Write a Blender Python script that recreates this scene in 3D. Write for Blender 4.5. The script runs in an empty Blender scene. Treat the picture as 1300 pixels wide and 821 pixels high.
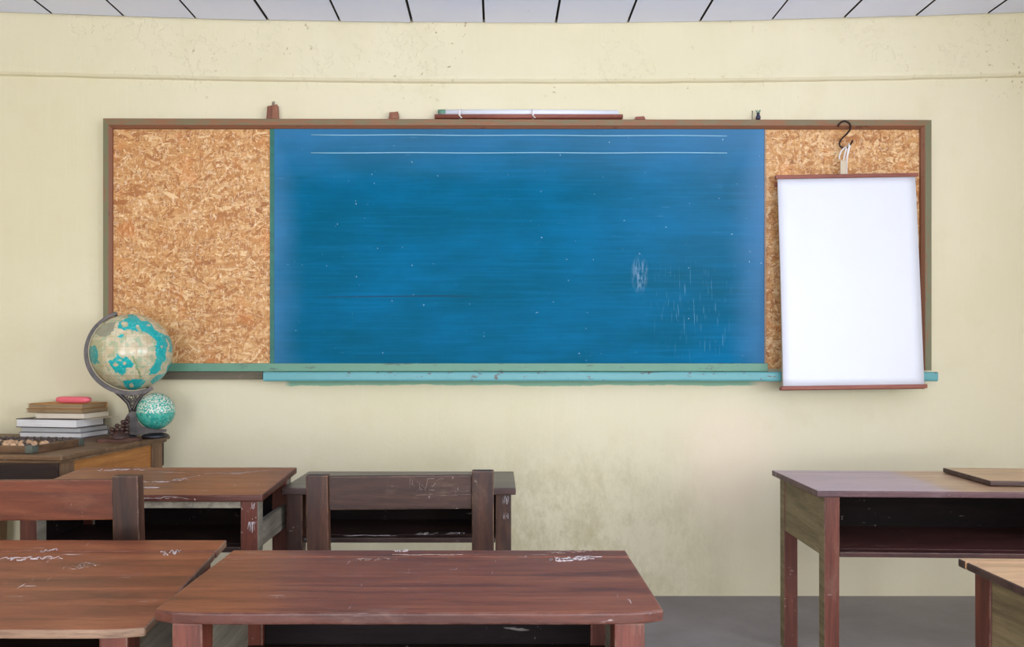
import bpy, bmesh, math, random
from mathutils import Vector, Matrix, noise
random.seed(7)
C = bpy.context.scene.collection
PI = math.pi

# ------------------------------------------------------------------ camera geometry (1300 x 821)
F, VX, VY, EYE, WALL = 1000.0, 632.0, 455.0, 1.15, 3.817
def X(px, Y): return (px - VX) * Y / F
def Z(py, Y): return EYE + (VY - py) * Y / F

# ------------------------------------------------------------------ node helpers
def lin(c):
    f = lambda v: v / 12.92 if v <= .04045 else ((v + .055) / 1.055) ** 2.4
    return (f(c[0] / 255), f(c[1] / 255), f(c[2] / 255), 1)

class NT:
    def __init__(s, name):
        s.m = bpy.data.materials.new(name); s.m.use_nodes = True
        s.t = s.m.node_tree; s.b = s.t.nodes['Principled BSDF']
    def n(s, typ, **kw):
        o = s.t.nodes.new('ShaderNode' + typ)
        for k, v in kw.items():
            if k.startswith('i_'):
                key = k[2:]; key = int(key) if key.isdigit() else key.replace('_', ' ')
                s.put(o.inputs[key], v)
            else: setattr(o, k, v)
        return o
    def put(s, sock, v):
        if isinstance(v, bpy.types.NodeSocket): s.t.links.new(v, sock)
        elif isinstance(v, bpy.types.Node): s.t.links.new(v.outputs[0], sock)
        else: sock.default_value = v
    def math(s, op, a, b=None, c=None, clamp=False):
        o = s.t.nodes.new('ShaderNodeMath'); o.operation = op; o.use_clamp = clamp
        s.put(o.inputs[0], a)
        if b is not None: s.put(o.inputs[1], b)
        if c is not None: s.put(o.inputs[2], c)
        return o.outputs[0]
    def mapping(s, vec, scale=(1,1,1), rot=(0,0,0), loc=(0,0,0)):
        o = s.n('Mapping'); s.put(o.inputs['Vector'], vec)
        o.inputs['Scale'].default_value = scale; o.inputs['Rotation'].default_value = rot; o.inputs['Location'].default_value = loc
        return o.outputs[0]
    def noise(s, vec, scale, detail=4, rough=.55, dist=0):
        o = s.n('TexNoise'); s.put(o.inputs['Vector'], vec)
        o.inputs['Scale'].default_value = scale; o.inputs['Detail'].default_value = detail
        o.inputs['Roughness'].default_value = rough; o.inputs['Distortion'].default_value = dist
        return o.outputs[0]
    def ramp(s, fac, stops, interp='LINEAR'):
        o = s.n('ValToRGB'); cr = o.color_ramp; cr.interpolation = interp
        while len(cr.elements) < len(stops): cr.elements.new(.5)
        for e, (p, c) in zip(cr.elements, stops): e.position = p; e.color = c
        s.put(o.inputs[0], fac); return o.outputs[0]
    def step(s, v, a, b):
        o = s.n('MapRange'); o.interpolation_type = 'SMOOTHSTEP'
        s.put(o.inputs[0], v); o.inputs[1].default_value = a; o.inputs[2].default_value = b
        return o.outputs[0]
    def mix(s, fac, a, b, mode='MIX'):
        o = s.n('Mix', data_type='RGBA', blend_type=mode)
        s.put(o.inputs[0], fac); s.put(o.inputs[6], a); s.put(o.inputs[7], b)
        return o.outputs[2]
    def obj(s): return s.n('TexCoord').outputs['Object']
    def vecrand(s):
        r = s.n('ObjectInfo').outputs['Random']
        o = s.n('VectorMath', operation='MULTIPLY_ADD')
        c = s.n('CombineXYZ'); s.put(c.inputs[0], r); s.put(c.inputs[1], r); s.put(c.inputs[2], r)
        s.put(o.inputs[0], c.outputs[0]); o.inputs[1].default_value = (7.3, 11.1, 5.7); s.put(o.inputs[2], s.obj())
        return o.outputs[0]
    def bump(s, h, strength=.3, dist=.002):
        o = s.n('Bump'); o.inputs['Strength'].default_value = strength; o.inputs['Distance'].default_value = dist
        s.put(o.inputs['Height'], h); s.put(s.b.inputs['Normal'], o.outputs[0])
    def col(s, v): s.put(s.b.inputs['Base Color'], v)
    def rough(s, v): s.put(s.b.inputs['Roughness'], v)

def plain(name, c, rough=.6, metal=0, var=.12, sc=20):
    a = NT(name); v = a.vecrand(); nz = a.noise(v, sc, 5)
    k = lin(c); d = tuple(x * (1 - var * 2) for x in k[:3]) + (1,); l = tuple(min(1, x * (1 + var)) for x in k[:3]) + (1,)
    a.col(a.ramp(nz, [(.3, d), (.7, l)])); a.rough(rough); a.b.inputs['Metallic'].default_value = metal
    a.bump(nz, .1, .001)
    return a.m

def wood(name, dark, mid, light, axis='x', rough=.4, worn=(150,125,100), wear=.5, chalk=.3, edge=.6, gs=1.0, sky_sheen=None):
    a = NT(name); v = a.vecrand()
    sc = {'x': (.7, 9, 9), 'y': (9, .7, 9), 'z': (9, 9, .7)}[axis]
    m = a.mapping(v, sc)
    n1 = a.noise(m, 2.6 * gs, 8, .6, .7)
    base = a.ramp(n1, [(.28, lin(dark)), (.5, lin(mid)), (.74, lin(light))])
    n2 = a.noise(a.mapping(v, tuple(x * 3 for x in sc)), 6 * gs, 3, .6)
    base = a.mix(a.math('MULTIPLY', a.step(n2, .52, .72), .45), base, lin(dark))
    # worn patches
    n3 = a.noise(a.mapping(v, tuple(.55 * x ** .4 for x in sc)), 7, 8, .7, .3)
    base = a.mix(a.math('MULTIPLY', a.step(n3, .56, .72), wear), base, lin(worn))
    if sky_sheen:                                                       # sky sheen painted into the left part as greyish lilac
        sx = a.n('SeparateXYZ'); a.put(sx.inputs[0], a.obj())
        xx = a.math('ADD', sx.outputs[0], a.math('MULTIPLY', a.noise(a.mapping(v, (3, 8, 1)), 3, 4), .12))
        base = a.mix(a.math('MULTIPLY', a.step(xx, sky_sheen[0] + .06, sky_sheen[0] - .02), .62), base, lin(sky_sheen[1]))
    fg = a.noise(a.mapping(v, tuple(x * 2.2 for x in sc)), 9 * gs, 4, .65)
    base = a.mix(a.math('MULTIPLY', a.step(fg, .5, .66), .4), base, lin(dark))
    fg2 = a.noise(a.mapping(v, tuple(x * 1.6 for x in sc), (0, 0, 0), (3, 1, 2)), 11 * gs, 4, .65)
    base = a.mix(a.math('MULTIPLY', a.step(fg2, .55, .7), .3), base, lin(light))
    # bare edges
    if edge:
        bv = a.n('Bevel', samples=4); bv.inputs[0].default_value = .006
        ge = a.n('NewGeometry')
        dt = a.n('VectorMath', operation='DOT_PRODUCT'); a.put(dt.inputs[0], bv.outputs[0]); a.put(dt.inputs[1], ge.outputs['Normal'])
        e = a.step(dt.outputs['Value'], .99, .86)
        en = a.step(a.noise(v, 26, 4, .7), .42, .58)
        base = a.mix(a.math('MULTIPLY', a.math('MULTIPLY', e, en), edge), base, lin(worn))
    # pale scuffs and scratches
    s1 = a.noise(a.mapping(v, (3, 30, 20), (0, 0, .5)), 3, 3, .6)
    s2 = a.noise(a.mapping(v, (26, 3, 20), (0, 0, .3)), 3, 3, .6)
    gate = a.step(a.noise(v, 5.5, 2), .52, .66)
    sc_ = a.math('MULTIPLY', a.math('MAXIMUM', a.step(s1, .65, .71), a.step(s2, .66, .72)), gate)
    base = a.mix(a.math('MULTIPLY', sc_, chalk), base, lin((205,195,190)))
    if 'inside' in name: a.b.inputs['Specular IOR Level'].default_value = .12
    a.col(base)
    a.rough(a.math('ADD', rough, a.math('MULTIPLY', n3, .18)))
    a.bump(a.math('ADD', n1, a.math('MULTIPLY', n2, .5)), .25, .0015)
    return a.m

# ------------------------------------------------------------------ materials
M = {}
def wall_paint(name, detail):
    a = NT(name); v = a.obj()
    big = a.noise(v, .8, 3); med = a.noise(v, 5, 6, .65); fine = a.noise(v, 60, 4)
    col = a.ramp(big, [(.3, lin((212,203,169))), (.7, lin((219,210,182)))])
    col = a.mix(a.math('MULTIPLY', a.step(med, .5, .75), .25), col, lin((203,192,150)))
    strk = a.noise(a.mapping(v, (14, 1, .7)), 4, 3)
    col = a.mix(a.math('MULTIPLY', a.step(strk, .5, .75), .12), col, lin((224,217,192)))
    if detail:
        sx = a.n('SeparateXYZ'); a.put(sx.inputs[0], v)
        x, z = sx.outputs[0], sx.outputs[2]
        # grime on the lower wall
        low = a.math('MULTIPLY', a.step(z, .9, .38), a.step(a.math('ABSOLUTE', a.math('SUBTRACT', x, .36)), 1.0, .1))
        g = a.math('MULTIPLY', a.math('ADD', a.noise(v, 3, 3), a.noise(a.mapping(v, (1, 1, .6)), 24, 8, .78)), .5)
        col = a.mix(a.math('MULTIPLY', a.math('MULTIPLY', low, a.step(g, .38, .62)), .6), col, lin((160,150,104)))
        mk = a.noise(a.mapping(v, (44, 8, 16), (0, .5, 0)), 2.4, 4, .6)
        col = a.mix(a.math('MULTIPLY', a.math('MULTIPLY', low, a.step(mk, .6, .76)), .3), col, lin((124,112,84)))
        # soft pinkish patch right of the middle
        px_ = a.math('SUBTRACT', x, 1.13); pz_ = a.math('SUBTRACT', z, .7)
        rr = a.math('SQRT', a.math('ADD', a.math('MULTIPLY', px_, px_), a.math('MULTIPLY', pz_, a.math('MULTIPLY', pz_, .8))))
        rr = a.math('ADD', rr, a.math('MULTIPLY', a.noise(v, 2.2, 4), .25))
        col = a.mix(a.math('MULTIPLY', a.step(rr, .5, .2), .5), col, lin((233,211,188)))
        # pits and flaked plaster specks along the beam
        pit = a.noise(v, 42, 2)
        pz = a.step(a.noise(v, 2.6, 3), .56, .66)
        col = a.mix(a.math('MULTIPLY', a.math('MULTIPLY', a.step(pit, .66, .71), pz), a.math('MULTIPLY', a.step(z, 2.36, 2.46), .6)), col, lin((148,124,90)))
        # teal paint run below the ledge
        edge = a.math('ADD', 1.003, a.math('MULTIPLY', a.noise(a.mapping(v, (1, 1, 0)), 3.2, 5, .65), .035))
        inx = a.math('MULTIPLY', a.step(x, -1.04, -1.0), a.step(x, 1.28, 1.2))
        tm = a.math('MULTIPLY', inx, a.step(a.math('SUBTRACT', z, edge), -.003, .002))
        tm = a.math('MULTIPLY', tm, a.step(z, 1.1, 1.09))
        col = a.mix(a.math('MULTIPLY', tm, .85), col, lin((104,168,142)))
        pitb = a.math('MULTIPLY', a.math('MULTIPLY', a.step(pit, .66, .74), pz), a.step(z, 2.3, 2.46))
        pitb = a.math('ADD', pitb, a.math('MULTIPLY', a.step(a.noise(v, 26, 3), .54, .6), a.math('MULTIPLY', a.step(a.noise(v, 2.1, 2), .5, .6), a.step(z, 2.42, 2.5))))
        h = a.math('SUBTRACT', a.math('ADD', a.math('MULTIPLY', med, .8), a.math('MULTIPLY', fine, .25)), a.math('MULTIPLY', pitb, 1.6))
    else:
        h = a.math('ADD', med, a.math('MULTIPLY', fine, .2))
    a.col(col); a.rough(.62); a.bump(h, .35, .006)
    return a.m
M['wall'] = wall_paint('wall_paint_front', True)
M['wall2'] = wall_paint('wall_paint_sides', False)

def ceil_mat():
    a = NT('ceiling_paint'); v = a.obj()
    n1 = a.noise(v, 3, 5); n2 = a.noise(v, 60, 2)
    col = a.ramp(n1, [(.3, lin((224,229,254))), (.7, lin((231,235,255)))])
    col = a.mix(a.math('MULTIPLY', a.step(n2, .74, .8), .5), col, lin((150,140,130)))
    a.col(col); a.rough(.5); a.bump(n1, .1, .003); return a.m
M['ceil'] = ceil_mat()
M['dark_gap'] = plain('ceiling_gap', (38,34,32), .9)
def floor_mat():
    a = NT('floor_concrete'); v = a.obj()
    n1 = a.noise(v, 2, 7, .65); n2 = a.noise(v, 40, 3)
    a.col(a.mix(a.math('MULTIPLY', n2, .3), a.ramp(n1, [(.3, lin((122,116,116))), (.7, lin((150,144,144)))]), lin((112,106,104))))
    a.rough(.6); a.bump(n2, .2, .002); return a.m
M['floor'] = floor_mat()

def osb():
    a = NT('strand_board'); v = a.vecrand()
    warp = a.n('VectorMath', operation='ADD'); nw = a.n('TexNoise'); a.put(nw.inputs['Vector'], v); nw.inputs['Scale'].default_value = 9; nw.inputs['Detail'].default_value = 3
    ms = a.n('VectorMath', operation='MULTIPLY_ADD'); a.put(ms.inputs[0], nw.outputs['Color']); ms.inputs[1].default_value = (.035,.035,.035); a.put(ms.inputs[2], v)
    vv = ms.outputs[0]
    best = None
    for k, (rot, sc) in enumerate([(.12, (10, 1, 46)), (-.45, (13, 1, 56)), (.75, (20, 1, 80)), (-1.1, (30, 1, 90)), (.4, (44, 1, 140)), (1.4, (38, 1, 110)), (-.2, (34, 1, 130))]):
        vo = a.n('TexVoronoi'); vo.inputs['Scale'].default_value = 1; vo.inputs['Randomness'].default_value = 1
        mp = a.mapping(vv, (1,1,1), (0, rot, 0), (k * 3.1, 0, k * 1.7))
        mp = a.mapping(mp, sc)
        a.put(vo.inputs['Vector'], mp)
        sp = a.n('SeparateColor'); a.put(sp.inputs[0], vo.outputs['Color'])
        h, shade = sp.outputs[0], sp.outputs[1]
        grain = a.noise(a.mapping(mp, (.6, 1, 4)), 3, 3)
        shade = a.math('ADD', a.math('MULTIPLY', shade, .72), a.math('MULTIPLY', grain, .28))
        if best is None: best, bs = h, shade
        else:
            g = a.math('GREATER_THAN', h, best)
            mx = a.n('Mix', data_type='FLOAT'); a.put(mx.inputs[0], g); a.put(mx.inputs[2], bs); a.put(mx.inputs[3], shade)
            bs = mx.outputs[0]; best = a.math('MAXIMUM', h, best)
    col = a.ramp(bs, [(.12, lin((162,102,54))), (.32, lin((190,133,76))), (.5, lin((201,150,93))), (.68, lin((211,164,110))), (.9, lin((232,198,150)))])
    sp1 = a.noise(a.mapping(vv, (1, 1, 1.6)), 75, 4, .75)
    gate = a.step(a.noise(v, 8, 3), .4, .6)
    col = a.mix(a.math('MULTIPLY', a.math('MULTIPLY', a.step(sp1, .54, .64), gate), .8), col, lin((112,64,36)))
    sp2 = a.noise(a.mapping(vv, (1.7, 1, 1)), 48, 2, .6)
    col = a.mix(a.math('MULTIPLY', a.step(sp2, .6, .7), .6), col, lin((240,216,184)))
    st = a.noise(a.mapping(vv, (14, 1, 90), (0, .2, 0)), 1, 3, .6)
    col = a.mix(a.math('MULTIPLY', a.step(st, .5, .66), .4), col, lin((160,100,54)))
    st2 = a.noise(a.mapping(vv, (60, 1, 22), (0, .5, 0)), 1.4, 3, .6)
    col = a.mix(a.math('MULTIPLY', a.step(st2, .56, .66), .45), col, lin((224,192,154)))
    pp = a.noise(vv, 170, 3, .8)
    col = a.mix(a.math('MULTIPLY', a.math('MULTIPLY', a.step(pp, .55, .63), a.step(a.noise(v, 14, 4), .42, .58)), .75), col, lin((92,56,34)))
    sp3 = a.noise(vv, 7, 2)
    col = a.mix(a.math('MULTIPLY', a.step(sp3, .56, .7), .35), col, lin((206,124,58)))
    a.col(col); a.rough(.62); a.bump(bs, .3, .002); return a.m
M['osb'] = osb()

def board_blue():
    a = NT('blue_chalkboard_paint'); v = a.obj()
    st = a.noise(a.mapping(v, (.8, 1, 26)), 2.6, 7, .62)
    pa = a.noise(a.mapping(v, (.7, 1, 1.6)), 2.2, 5, .6)
    col = a.ramp(pa, [(.3, lin((0,82,106))), (.5, lin((0,92,126))), (.72, lin((2,104,148)))])
    col = a.mix(a.math('MULTIPLY', a.step(st, .5, .72), .3), col, lin((0,80,114)))
    col = a.mix(a.math('MULTIPLY', a.step(st, .52, .34), .2), col, lin((16,116,166)))
    sx = a.n('SeparateXYZ'); a.put(sx.inputs[0], v); x = sx.outputs[0]; z = a.math('ADD', sx.outputs[2], Z(481, WALL - .05))
    wob = a.math('MULTIPLY', a.noise(a.mapping(v, (1, 1, 1.5)), 4, 5), .12)
    # chalk dust wiped to the two ends and the top
    e = a.math('ADD', a.math('ABSOLUTE', a.math('SUBTRACT', x, .085)), wob)
    d1 = a.math('MULTIPLY', a.step(e, 1.06, 1.3), .3)
    d2 = a.math('MULTIPLY', a.step(a.math('ADD', z, wob), 2.0, 2.4), .22)
    sheen = a.math('MULTIPLY', a.math('MULTIPLY', a.step(x, .2, 1.3), a.step(z, 1.1, 2.2)), .12)  # window sheen painted into the colour, rising to the upper right
    dust_and_sheen = a.math('ADD', a.math('MAXIMUM', d1, d2), sheen)
    col = a.mix(dust_and_sheen, col, lin((120,160,210)))
    # wiped smear
    ux = a.math('DIVIDE', a.math('SUBTRACT', x, X(812, 3.79)), .045); uz = a.math('DIVIDE', a.math('SUBTRACT', z, Z(348, 3.79)), .1)
    r = a.math('SQRT', a.math('ADD', a.math('MULTIPLY', ux, ux), a.math('MULTIPLY', uz, uz)))
    sm = a.noise(a.mapping(v, (9, 1, 2.5)), 9, 6, .7)
    col = a.mix(a.math('MULTIPLY', a.math('MULTIPLY', a.step(r, 1.05, .4), a.step(sm, .42, .62)), .6), col, lin((140,170,196)))
    # specks, scratches
    spk = a.noise(v, 55, 2, .5)
    col = a.mix(a.math('MULTIPLY', a.step(spk, .755, .785), .55), col, lin((190,210,222)))
    sc = a.noise(a.mapping(v, (2, 1, 60), (0, .05, 0)), 4, 2); gt = a.step(a.noise(v, 3.4, 2), .54, .66)
    col = a.mix(a.math('MULTIPLY', a.math('MULTIPLY', a.step(sc, .7, .74), gt), .4), col, lin((130,176,208)))
    vs = a.noise(a.mapping(v, (70, 1, 3), (0, .1, 0)), 2.5, 2)
    gx = a.math('MULTIPLY', a.step(a.math('ABSOLUTE', a.math('SUBTRACT', x, .95)), .28, .05), a.step(a.math('ABSOLUTE', a.math('SUBTRACT', z, 1.38)), .3, .05))
    col = a.mix(a.math('MULTIPLY', a.math('MULTIPLY', a.step(vs, .62, .7), gx), .4), col, lin((130,176,208)))
    # long dark scrape left of the middle
    cz = a.math('SUBTRACT', z, a.math('ADD', Z(375.5, 3.79), a.math('MULTIPLY', a.math('ABSOLUTE', a.math('ADD', x, .3)), -.012)))
    sx2 = a.math('MULTIPLY', a.step(x, -1.0, -.6), a.step(x, -.05, -.25))
    col = a.mix(a.math('MULTIPLY', a.math('MULTIPLY', a.step(a.math('ABSOLUTE', cz), .006, .001), sx2), .55), col, lin((40,50,62)))
    a.b.inputs['Specular IOR Level'].default_value = .05
    a.col(col); a.rough(a.math('ADD', .5, a.math('MULTIPLY', dust_and_sheen, .3))); a.bump(st, .12, .001)
    return a.m
M['blue'] = board_blue()

def flaked(name, top, under, amount=.55, rough=.5, sc=(2, 8, 8), stain=None):
    a = NT(name); v = a.vecrand()
    n = a.noise(a.mapping(v, sc), 3, 8, .68); f = a.noise(v, 30, 3)
    t = a.mix(a.math('MULTIPLY', f, .35), lin(top), tuple(c * .72 for c in lin(top)[:3]) + (1,))
    if stain:
        sx = a.n('SeparateXYZ'); a.put(sx.inputs[0], v)
    col = a.mix(a.step(n, amount, amount + .07), t, lin(under))
    a.col(col); a.rough(rough); a.bump(n, .3, .002); return a.m
M['frame'] = flaked('frame_green_flaking', (120,106,76), (136,92,62), .47, .5, (2.5, 12, 22))
M['frame_up'] = flaked('frame_green_flaking_upright', (112,110,80), (130,94,66), .54, .5, (22, 12, 2.5))
M['frame_in'] = flaked('frame_red_brown', (132,86,62), (104,66,48), .58, .5, (4, 8, 4))
M['fascia'] = flaked('fascia_sage_paint', (96,142,118), (80,106,92), .58, .45, (4, 10, 14))
M['ledge'] = flaked('ledge_teal_paint', (92,158,162), (92,74,66), .585, .4, (6, 12, 12))
M['grey_wood'] = wood('grey_backing_wood', (76,68,56), (98,90,74), (112,102,84), 'x', .7, chalk=.1)
M['edge_green'] = plain('board_edge_green', (30,104,92), .5)

RED = dict(dark=(60,26,16), mid=(104,52,34), light=(130,70,46))
M['top_red'] = wood('red_brown_desk_top', (96,50,28), (138,80,48), (164,104,64), 'x', .27, (158,128,112), .3, .75, .5)
M['top_red_d'] = wood('dark_red_desk_top', (80,38,20), (122,64,38), (148,88,54), 'x', .27, (152,122,112), .3, .75, .5)
M['top_grey'] = wood('greyed_desk_top', (64,50,44), (96,80,70), (118,104,94), 'x', .26, (140,128,120), .4, .4, .5)
M['top_tan'] = wood('tan_desk_top', (140,104,74), (180,140,102), (204,168,130), 'x', .24, (120,96,84), .35, .2, .5)
M['edge_red'] = wood('red_brown_slab_edge', (50,22,14), (78,36,24), (104,56,40), 'x', .35, (140,110,96), .35, .7, .6)
M['edge_purple'] = wood('dark_plum_slab_edge', (58,36,36), (88,58,60), (116,84,86), 'x', .4, (138,116,120), .35, .4, .6)
M['edge_worn'] = wood('bare_slab_edge', (86,62,46), (124,94,72), (150,122,98), 'x', .5, (90,66,50), .4, .3, .4)
M['edge_dark'] = wood('dark_slab_edge', (44,28,24), (68,46,40), (90,64,56), 'x', .4, (130,106,92), .3, .3, .6)
M['top_e'] = wood('tan_desk_top_painted_sheen', (140,104,78), (178,142,110), (202,168,136), 'x', .24, (150,126,112), .3, .2, .4, sky_sheen=(-.02, (172,158,182)))
M['leg_red'] = wood('red_brown_leg', (66,30,20), (100,48,34), (122,64,46), 'z', .42, (150,122,102), .28, .7, .6)
M['leg_dark'] = wood('dark_brown_leg', (34,19,13), (60,34,23), (86,52,35), 'z', .4, (150,112,80), .22, .5, .7)
M['rail_dark'] = wood('dark_brown_rail', (38,23,16), (60,37,27), (82,54,41), 'x', .5, (130,104,88), .25, .4, .6)
M['rail_red'] = wood('red_brown_rail', (70,31,16), (100,47,24), (122,62,34), 'x', .4, (140,100,74), .2, .3, .5)
M['side_green'] = wood('olive_worn_side', (92,78,52), (128,112,78), (150,134,98), 'y', .55, (88,74,58), .5, .1, .4)
M['side_grey'] = wood('grey_worn_side', (96,88,76), (132,124,108), (158,148,130), 'y', .6, (90,80,70), .4, .2, .3)
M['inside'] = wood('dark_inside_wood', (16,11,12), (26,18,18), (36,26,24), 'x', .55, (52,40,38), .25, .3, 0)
M['shelf_red'] = wood('red_shelf', (48,26,24), (76,42,38), (100,60,54), 'x', .35, (140,110,100), .3, .5, .6)
M['shelf_dark'] = wood('dark_shelf', (28,16,13), (46,28,22), (66,42,33), 'x', .4, (120,100,90), .25, .6, .5)
M['t_top'] = wood('old_brown_table_top', (66,44,28), (104,74,48), (132,98,66), 'x', .38, (150,126,96), .35, .3, .5)
M['t_orange'] = wood('orange_table_apron', (128,76,28), (168,106,44), (190,128,62), 'y', .42, (196,170,130), .25, .5, .3)
M['t_dark'] = wood('dark_table_apron', (24,13,8), (36,20,12), (52,31,19), 'x', .8, (110,86,64), .2, .3, .5)
M['t_leg'] = wood('brown_table_leg', (76,52,34), (112,80,54), (134,102,74), 'z', .45, (156,138,112), .4, .4, .5)
M['block'] = wood('rough_wood_block', (88,50,36), (136,88,68), (160,112,88), 'z', .7, (170,130,100), .3, 0, .4)
M['rod'] = wood('red_brown_rod', (112,58,46), (140,80,66), (156,96,80), 'x', .5, (166,124,106), .25, 0, 0)
def paper(name, c, var=.02, rough=.7):
    a = NT(name); v = a.obj(); n = a.noise(v, 6, 4); k = lin(c)
    a.col(a.ramp(n, [(.3, tuple(x * (1 - var * 2) for x in k[:3]) + (1,)), (.7, k)])); a.rough(rough); return a.m
M['paper'] = paper('white_paper', (220,222,232), .008, .45)
M['paper_old'] = paper('aged_paper', (206,190,166), .08)
M['ribbon'] = paper('white_ribbon', (232,228,226), .04)
M['iron'] = plain('dark_iron_hook', (58,42,36), .45, .7, .2, 60)
M['stand'] = plain('grey_cast_stand', (66,59,56), .38, .45, .25, 40)
M['black'] = plain('black_base', (28,28,34), .35)
M['carve'] = plain('carved_brown_wood', (66,42,34), .5, 0, .3, 60)
M['plate'] = plain('brown_wood_plate', (80,46,30), .75, 0, .2, 20)
M['pink'] = plain('pink_plastic', (220,100,112), .4, 0, .06, 8)
M['cover_dark'] = plain('dark_cover', (66,54,50), .5)
M['cover_grey'] = plain('grey_cover', (146,140,138), .5)
M['cover_blue'] = plain('blue_grey_cover', (92,92,116), .5)
M['cover_brown'] = plain('brown_cover', (146,110,74), .6, 0, .2)
M['cover_orange'] = plain('orange_cover', (196,130,52), .6, 0, .15)
M['cover_tan'] = plain('tan_cover', (170,140,104), .6, 0, .2)
def pages(name, c1, c2):
    a = NT(name); v = a.obj()
    n = a.noise(a.mapping(v, (1.5, 1.5, 420)), 2, 3); b = a.noise(v, 12, 3)
    col = a.ramp(n, [(.35, lin(c1)), (.6, lin(c2))])
    col = a.mix(a.math('MULTIPLY', a.step(b, .5, .75), .35), col, lin(c1))
    a.col(col); a.rough(.8); a.bump(n, .4, .001); return a.m
M['pages_w'] = pages('white_pages', (196,192,190), (232,230,230))
M['pages_g'] = pages('greyish_pages', (150,150,150), (190,190,190))
M['pages_o'] = pages('yellowed_pages', (118,92,62), (178,152,116))
M['pages_c'] = pages('cream_pages', (196,182,160), (228,218,202))
M['tin'] = plain('tin_corner', (112,122,118), .4, .75, .2, 30)
M['aba'] = wood('abacus_frame_wood', (58,38,24), (92,64,42), (118,88,60), 'x', .45, (130,104,76), .3, .1, .5)
M['bead_t'] = plain('tan_bead', (196,156,120), .35, 0, .15, 60)
M['bead_d'] = plain('dark_bead', (74,60,56), .35, 0, .25, 60)
M['bamboo'] = plain('bamboo_rod', (150,120,84), .5)
M['chalk'] = plain('white_chalk_mark', (196,186,186), .85, 0, .1, 90)
M['scratch'] = plain('pale_scratch', (150,130,118), .7, 0, .1, 90)
M['plastic'] = NT('clear_plastic_strip').m
_b = M['plastic'].node_tree.nodes['Principled BSDF']; _b.inputs['Base Color'].default_value = lin((140,190,214)); _b.inputs['Roughness'].default_value = .25
M['plug'] = plain('dark_blue_plug', (52,48,78), .5)
M['wframe'] = plain('window_frame_paint', (206,200,186), .5, 0, .04)
def glassm():
    a = NT('window_glass'); a.b.inputs['Transmission Weight'].default_value = 1; a.b.inputs['Roughness'].default_value = 0
    a.b.inputs['IOR'].default_value = 1.1; a.col((1,1,1,1)); return a.m
M['glass'] = glassm()
def attr_mat(name, rough):
    a = NT(name); at = a.n('Attribute', attribute_name='map'); a.b.inputs['Specular IOR Level'].default_value = .5
    v = a.obj(); n = a.noise(v, 70, 3)
    a.col(a.mix(a.math('MULTIPLY', n, .1), at.outputs['Color'], tuple(x for x in lin((150,140,112))))); a.rough(rough); return a.m
M['map'] = attr_mat('globe_printed_map', .22)

# ------------------------------------------------------------------ mesh helpers
def link(o, parent=None):
    C.objects.link(o)
    if parent is not None: o.parent = parent
    return o
def obj(name, bm, mats, parent=None, smooth=False):
    me = bpy.data.meshes.new(name)
    bmesh.ops.recalc_face_normals(bm, faces=bm.faces[:])
    bm.to_mesh(me); bm.free()
    for m in (mats if isinstance(mats, (list, tuple)) else [mats]): me.materials.append(M[m] if isinstance(m, str) else m)
    if smooth:
        for p in me.polygons: p.use_smooth = True
    return link(bpy.data.objects.new(name, me), parent)
def thing(name, label, cat, loc=(0,0,0), rz=0, group=None):
    o = bpy.data.objects.new(name, None); C.objects.link(o); o.empty_display_size = .05
    o.location = loc; o.rotation_euler = (0, 0, rz); o['label'] = label; o['category'] = cat
    if group: o['group'] = group
    return o
def tag(o, label, cat, group=None):
    o['label'] = label; o['category'] = cat
    if group: o['group'] = group
    return o
def struct(o): o['kind'] = 'structure'; return o
def merge(dst, src, mi=0):
    me = bpy.data.meshes.new('tmp'); src.to_mesh(me); src.free()
    n = len(dst.faces); dst.from_mesh(me); bpy.data.meshes.remove(me)
    dst.faces.ensure_lookup_table()
    for f in dst.faces[n:]: f.material_index = mi
def hexa(bm, pts, bev=.003, mi=0, seg=2):
    """8 points: bottom 4 (ccw) then top 4"""
    t = bmesh.new(); vs = [t.verts.new(p) for p in pts]
    for q in ((3,2,1,0), (4,5,6,7), (0,1,5,4), (1,2,6,5), (2,3,7,6), (3,0,4,7)): t.faces.new([vs[i] for i in q])
    bmesh.ops.recalc_face_normals(t, faces=t.faces[:])
    if bev > 0: bmesh.ops.bevel(t, geom=t.edges[:], offset=bev, segments=seg, profile=.6, affect='EDGES', clamp_overlap=True)
    merge(bm, t, mi)
def box(bm, x0, x1, y0, y1, z0, z1, bev=.003, mi=0):
    hexa(bm, [(x0,y0,z0),(x1,y0,z0),(x1,y1,z0),(x0,y1,z0),(x0,y0,z1),(x1,y0,z1),(x1,y1,z1),(x0,y1,z1)], bev, mi)
def B(*a, **k):
    bm = bmesh.new(); box(bm, *a, **k); return bm
def tube(bm, pts, r, seg=10, cap=True, flat=None, mi=0):
    pts = [Vector(p) for p in pts]; rings = []
    n = len(pts); up = Vector((0, 0, 1)); prev = None
    for i, p in enumerate(pts):
        t = (pts[min(i+1, n-1)] - pts[max(i-1, 0)]).normalized()
        if prev is None:
            a = t.cross(up)
            if a.length < 1e-3: a = t.cross(Vector((0, 1, 0)))
            a.normalize()
        else:
            a = prev - t * prev.dot(t); a.normalize()
        prev = a; b = t.cross(a)
        rr = r[i] if isinstance(r, (list, tuple)) else r
        fl = flat if flat else 1
        rings.append([bm.verts.new(p + (a * math.cos(2*PI*k/seg) * rr + b * math.sin(2*PI*k/seg) * rr * fl)) for k in range(seg)])
    for i in range(n - 1):
        for k in range(seg):
            f = bm.faces.new([rings[i][k], rings[i][(k+1)%seg], rings[i+1][(k+1)%seg], rings[i+1][k]]); f.material_index = mi; f.smooth = True
    if cap: bm.faces.new(rings[0][::-1]).material_index = mi; bm.faces.new(rings[-1]).material_index = mi
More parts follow.
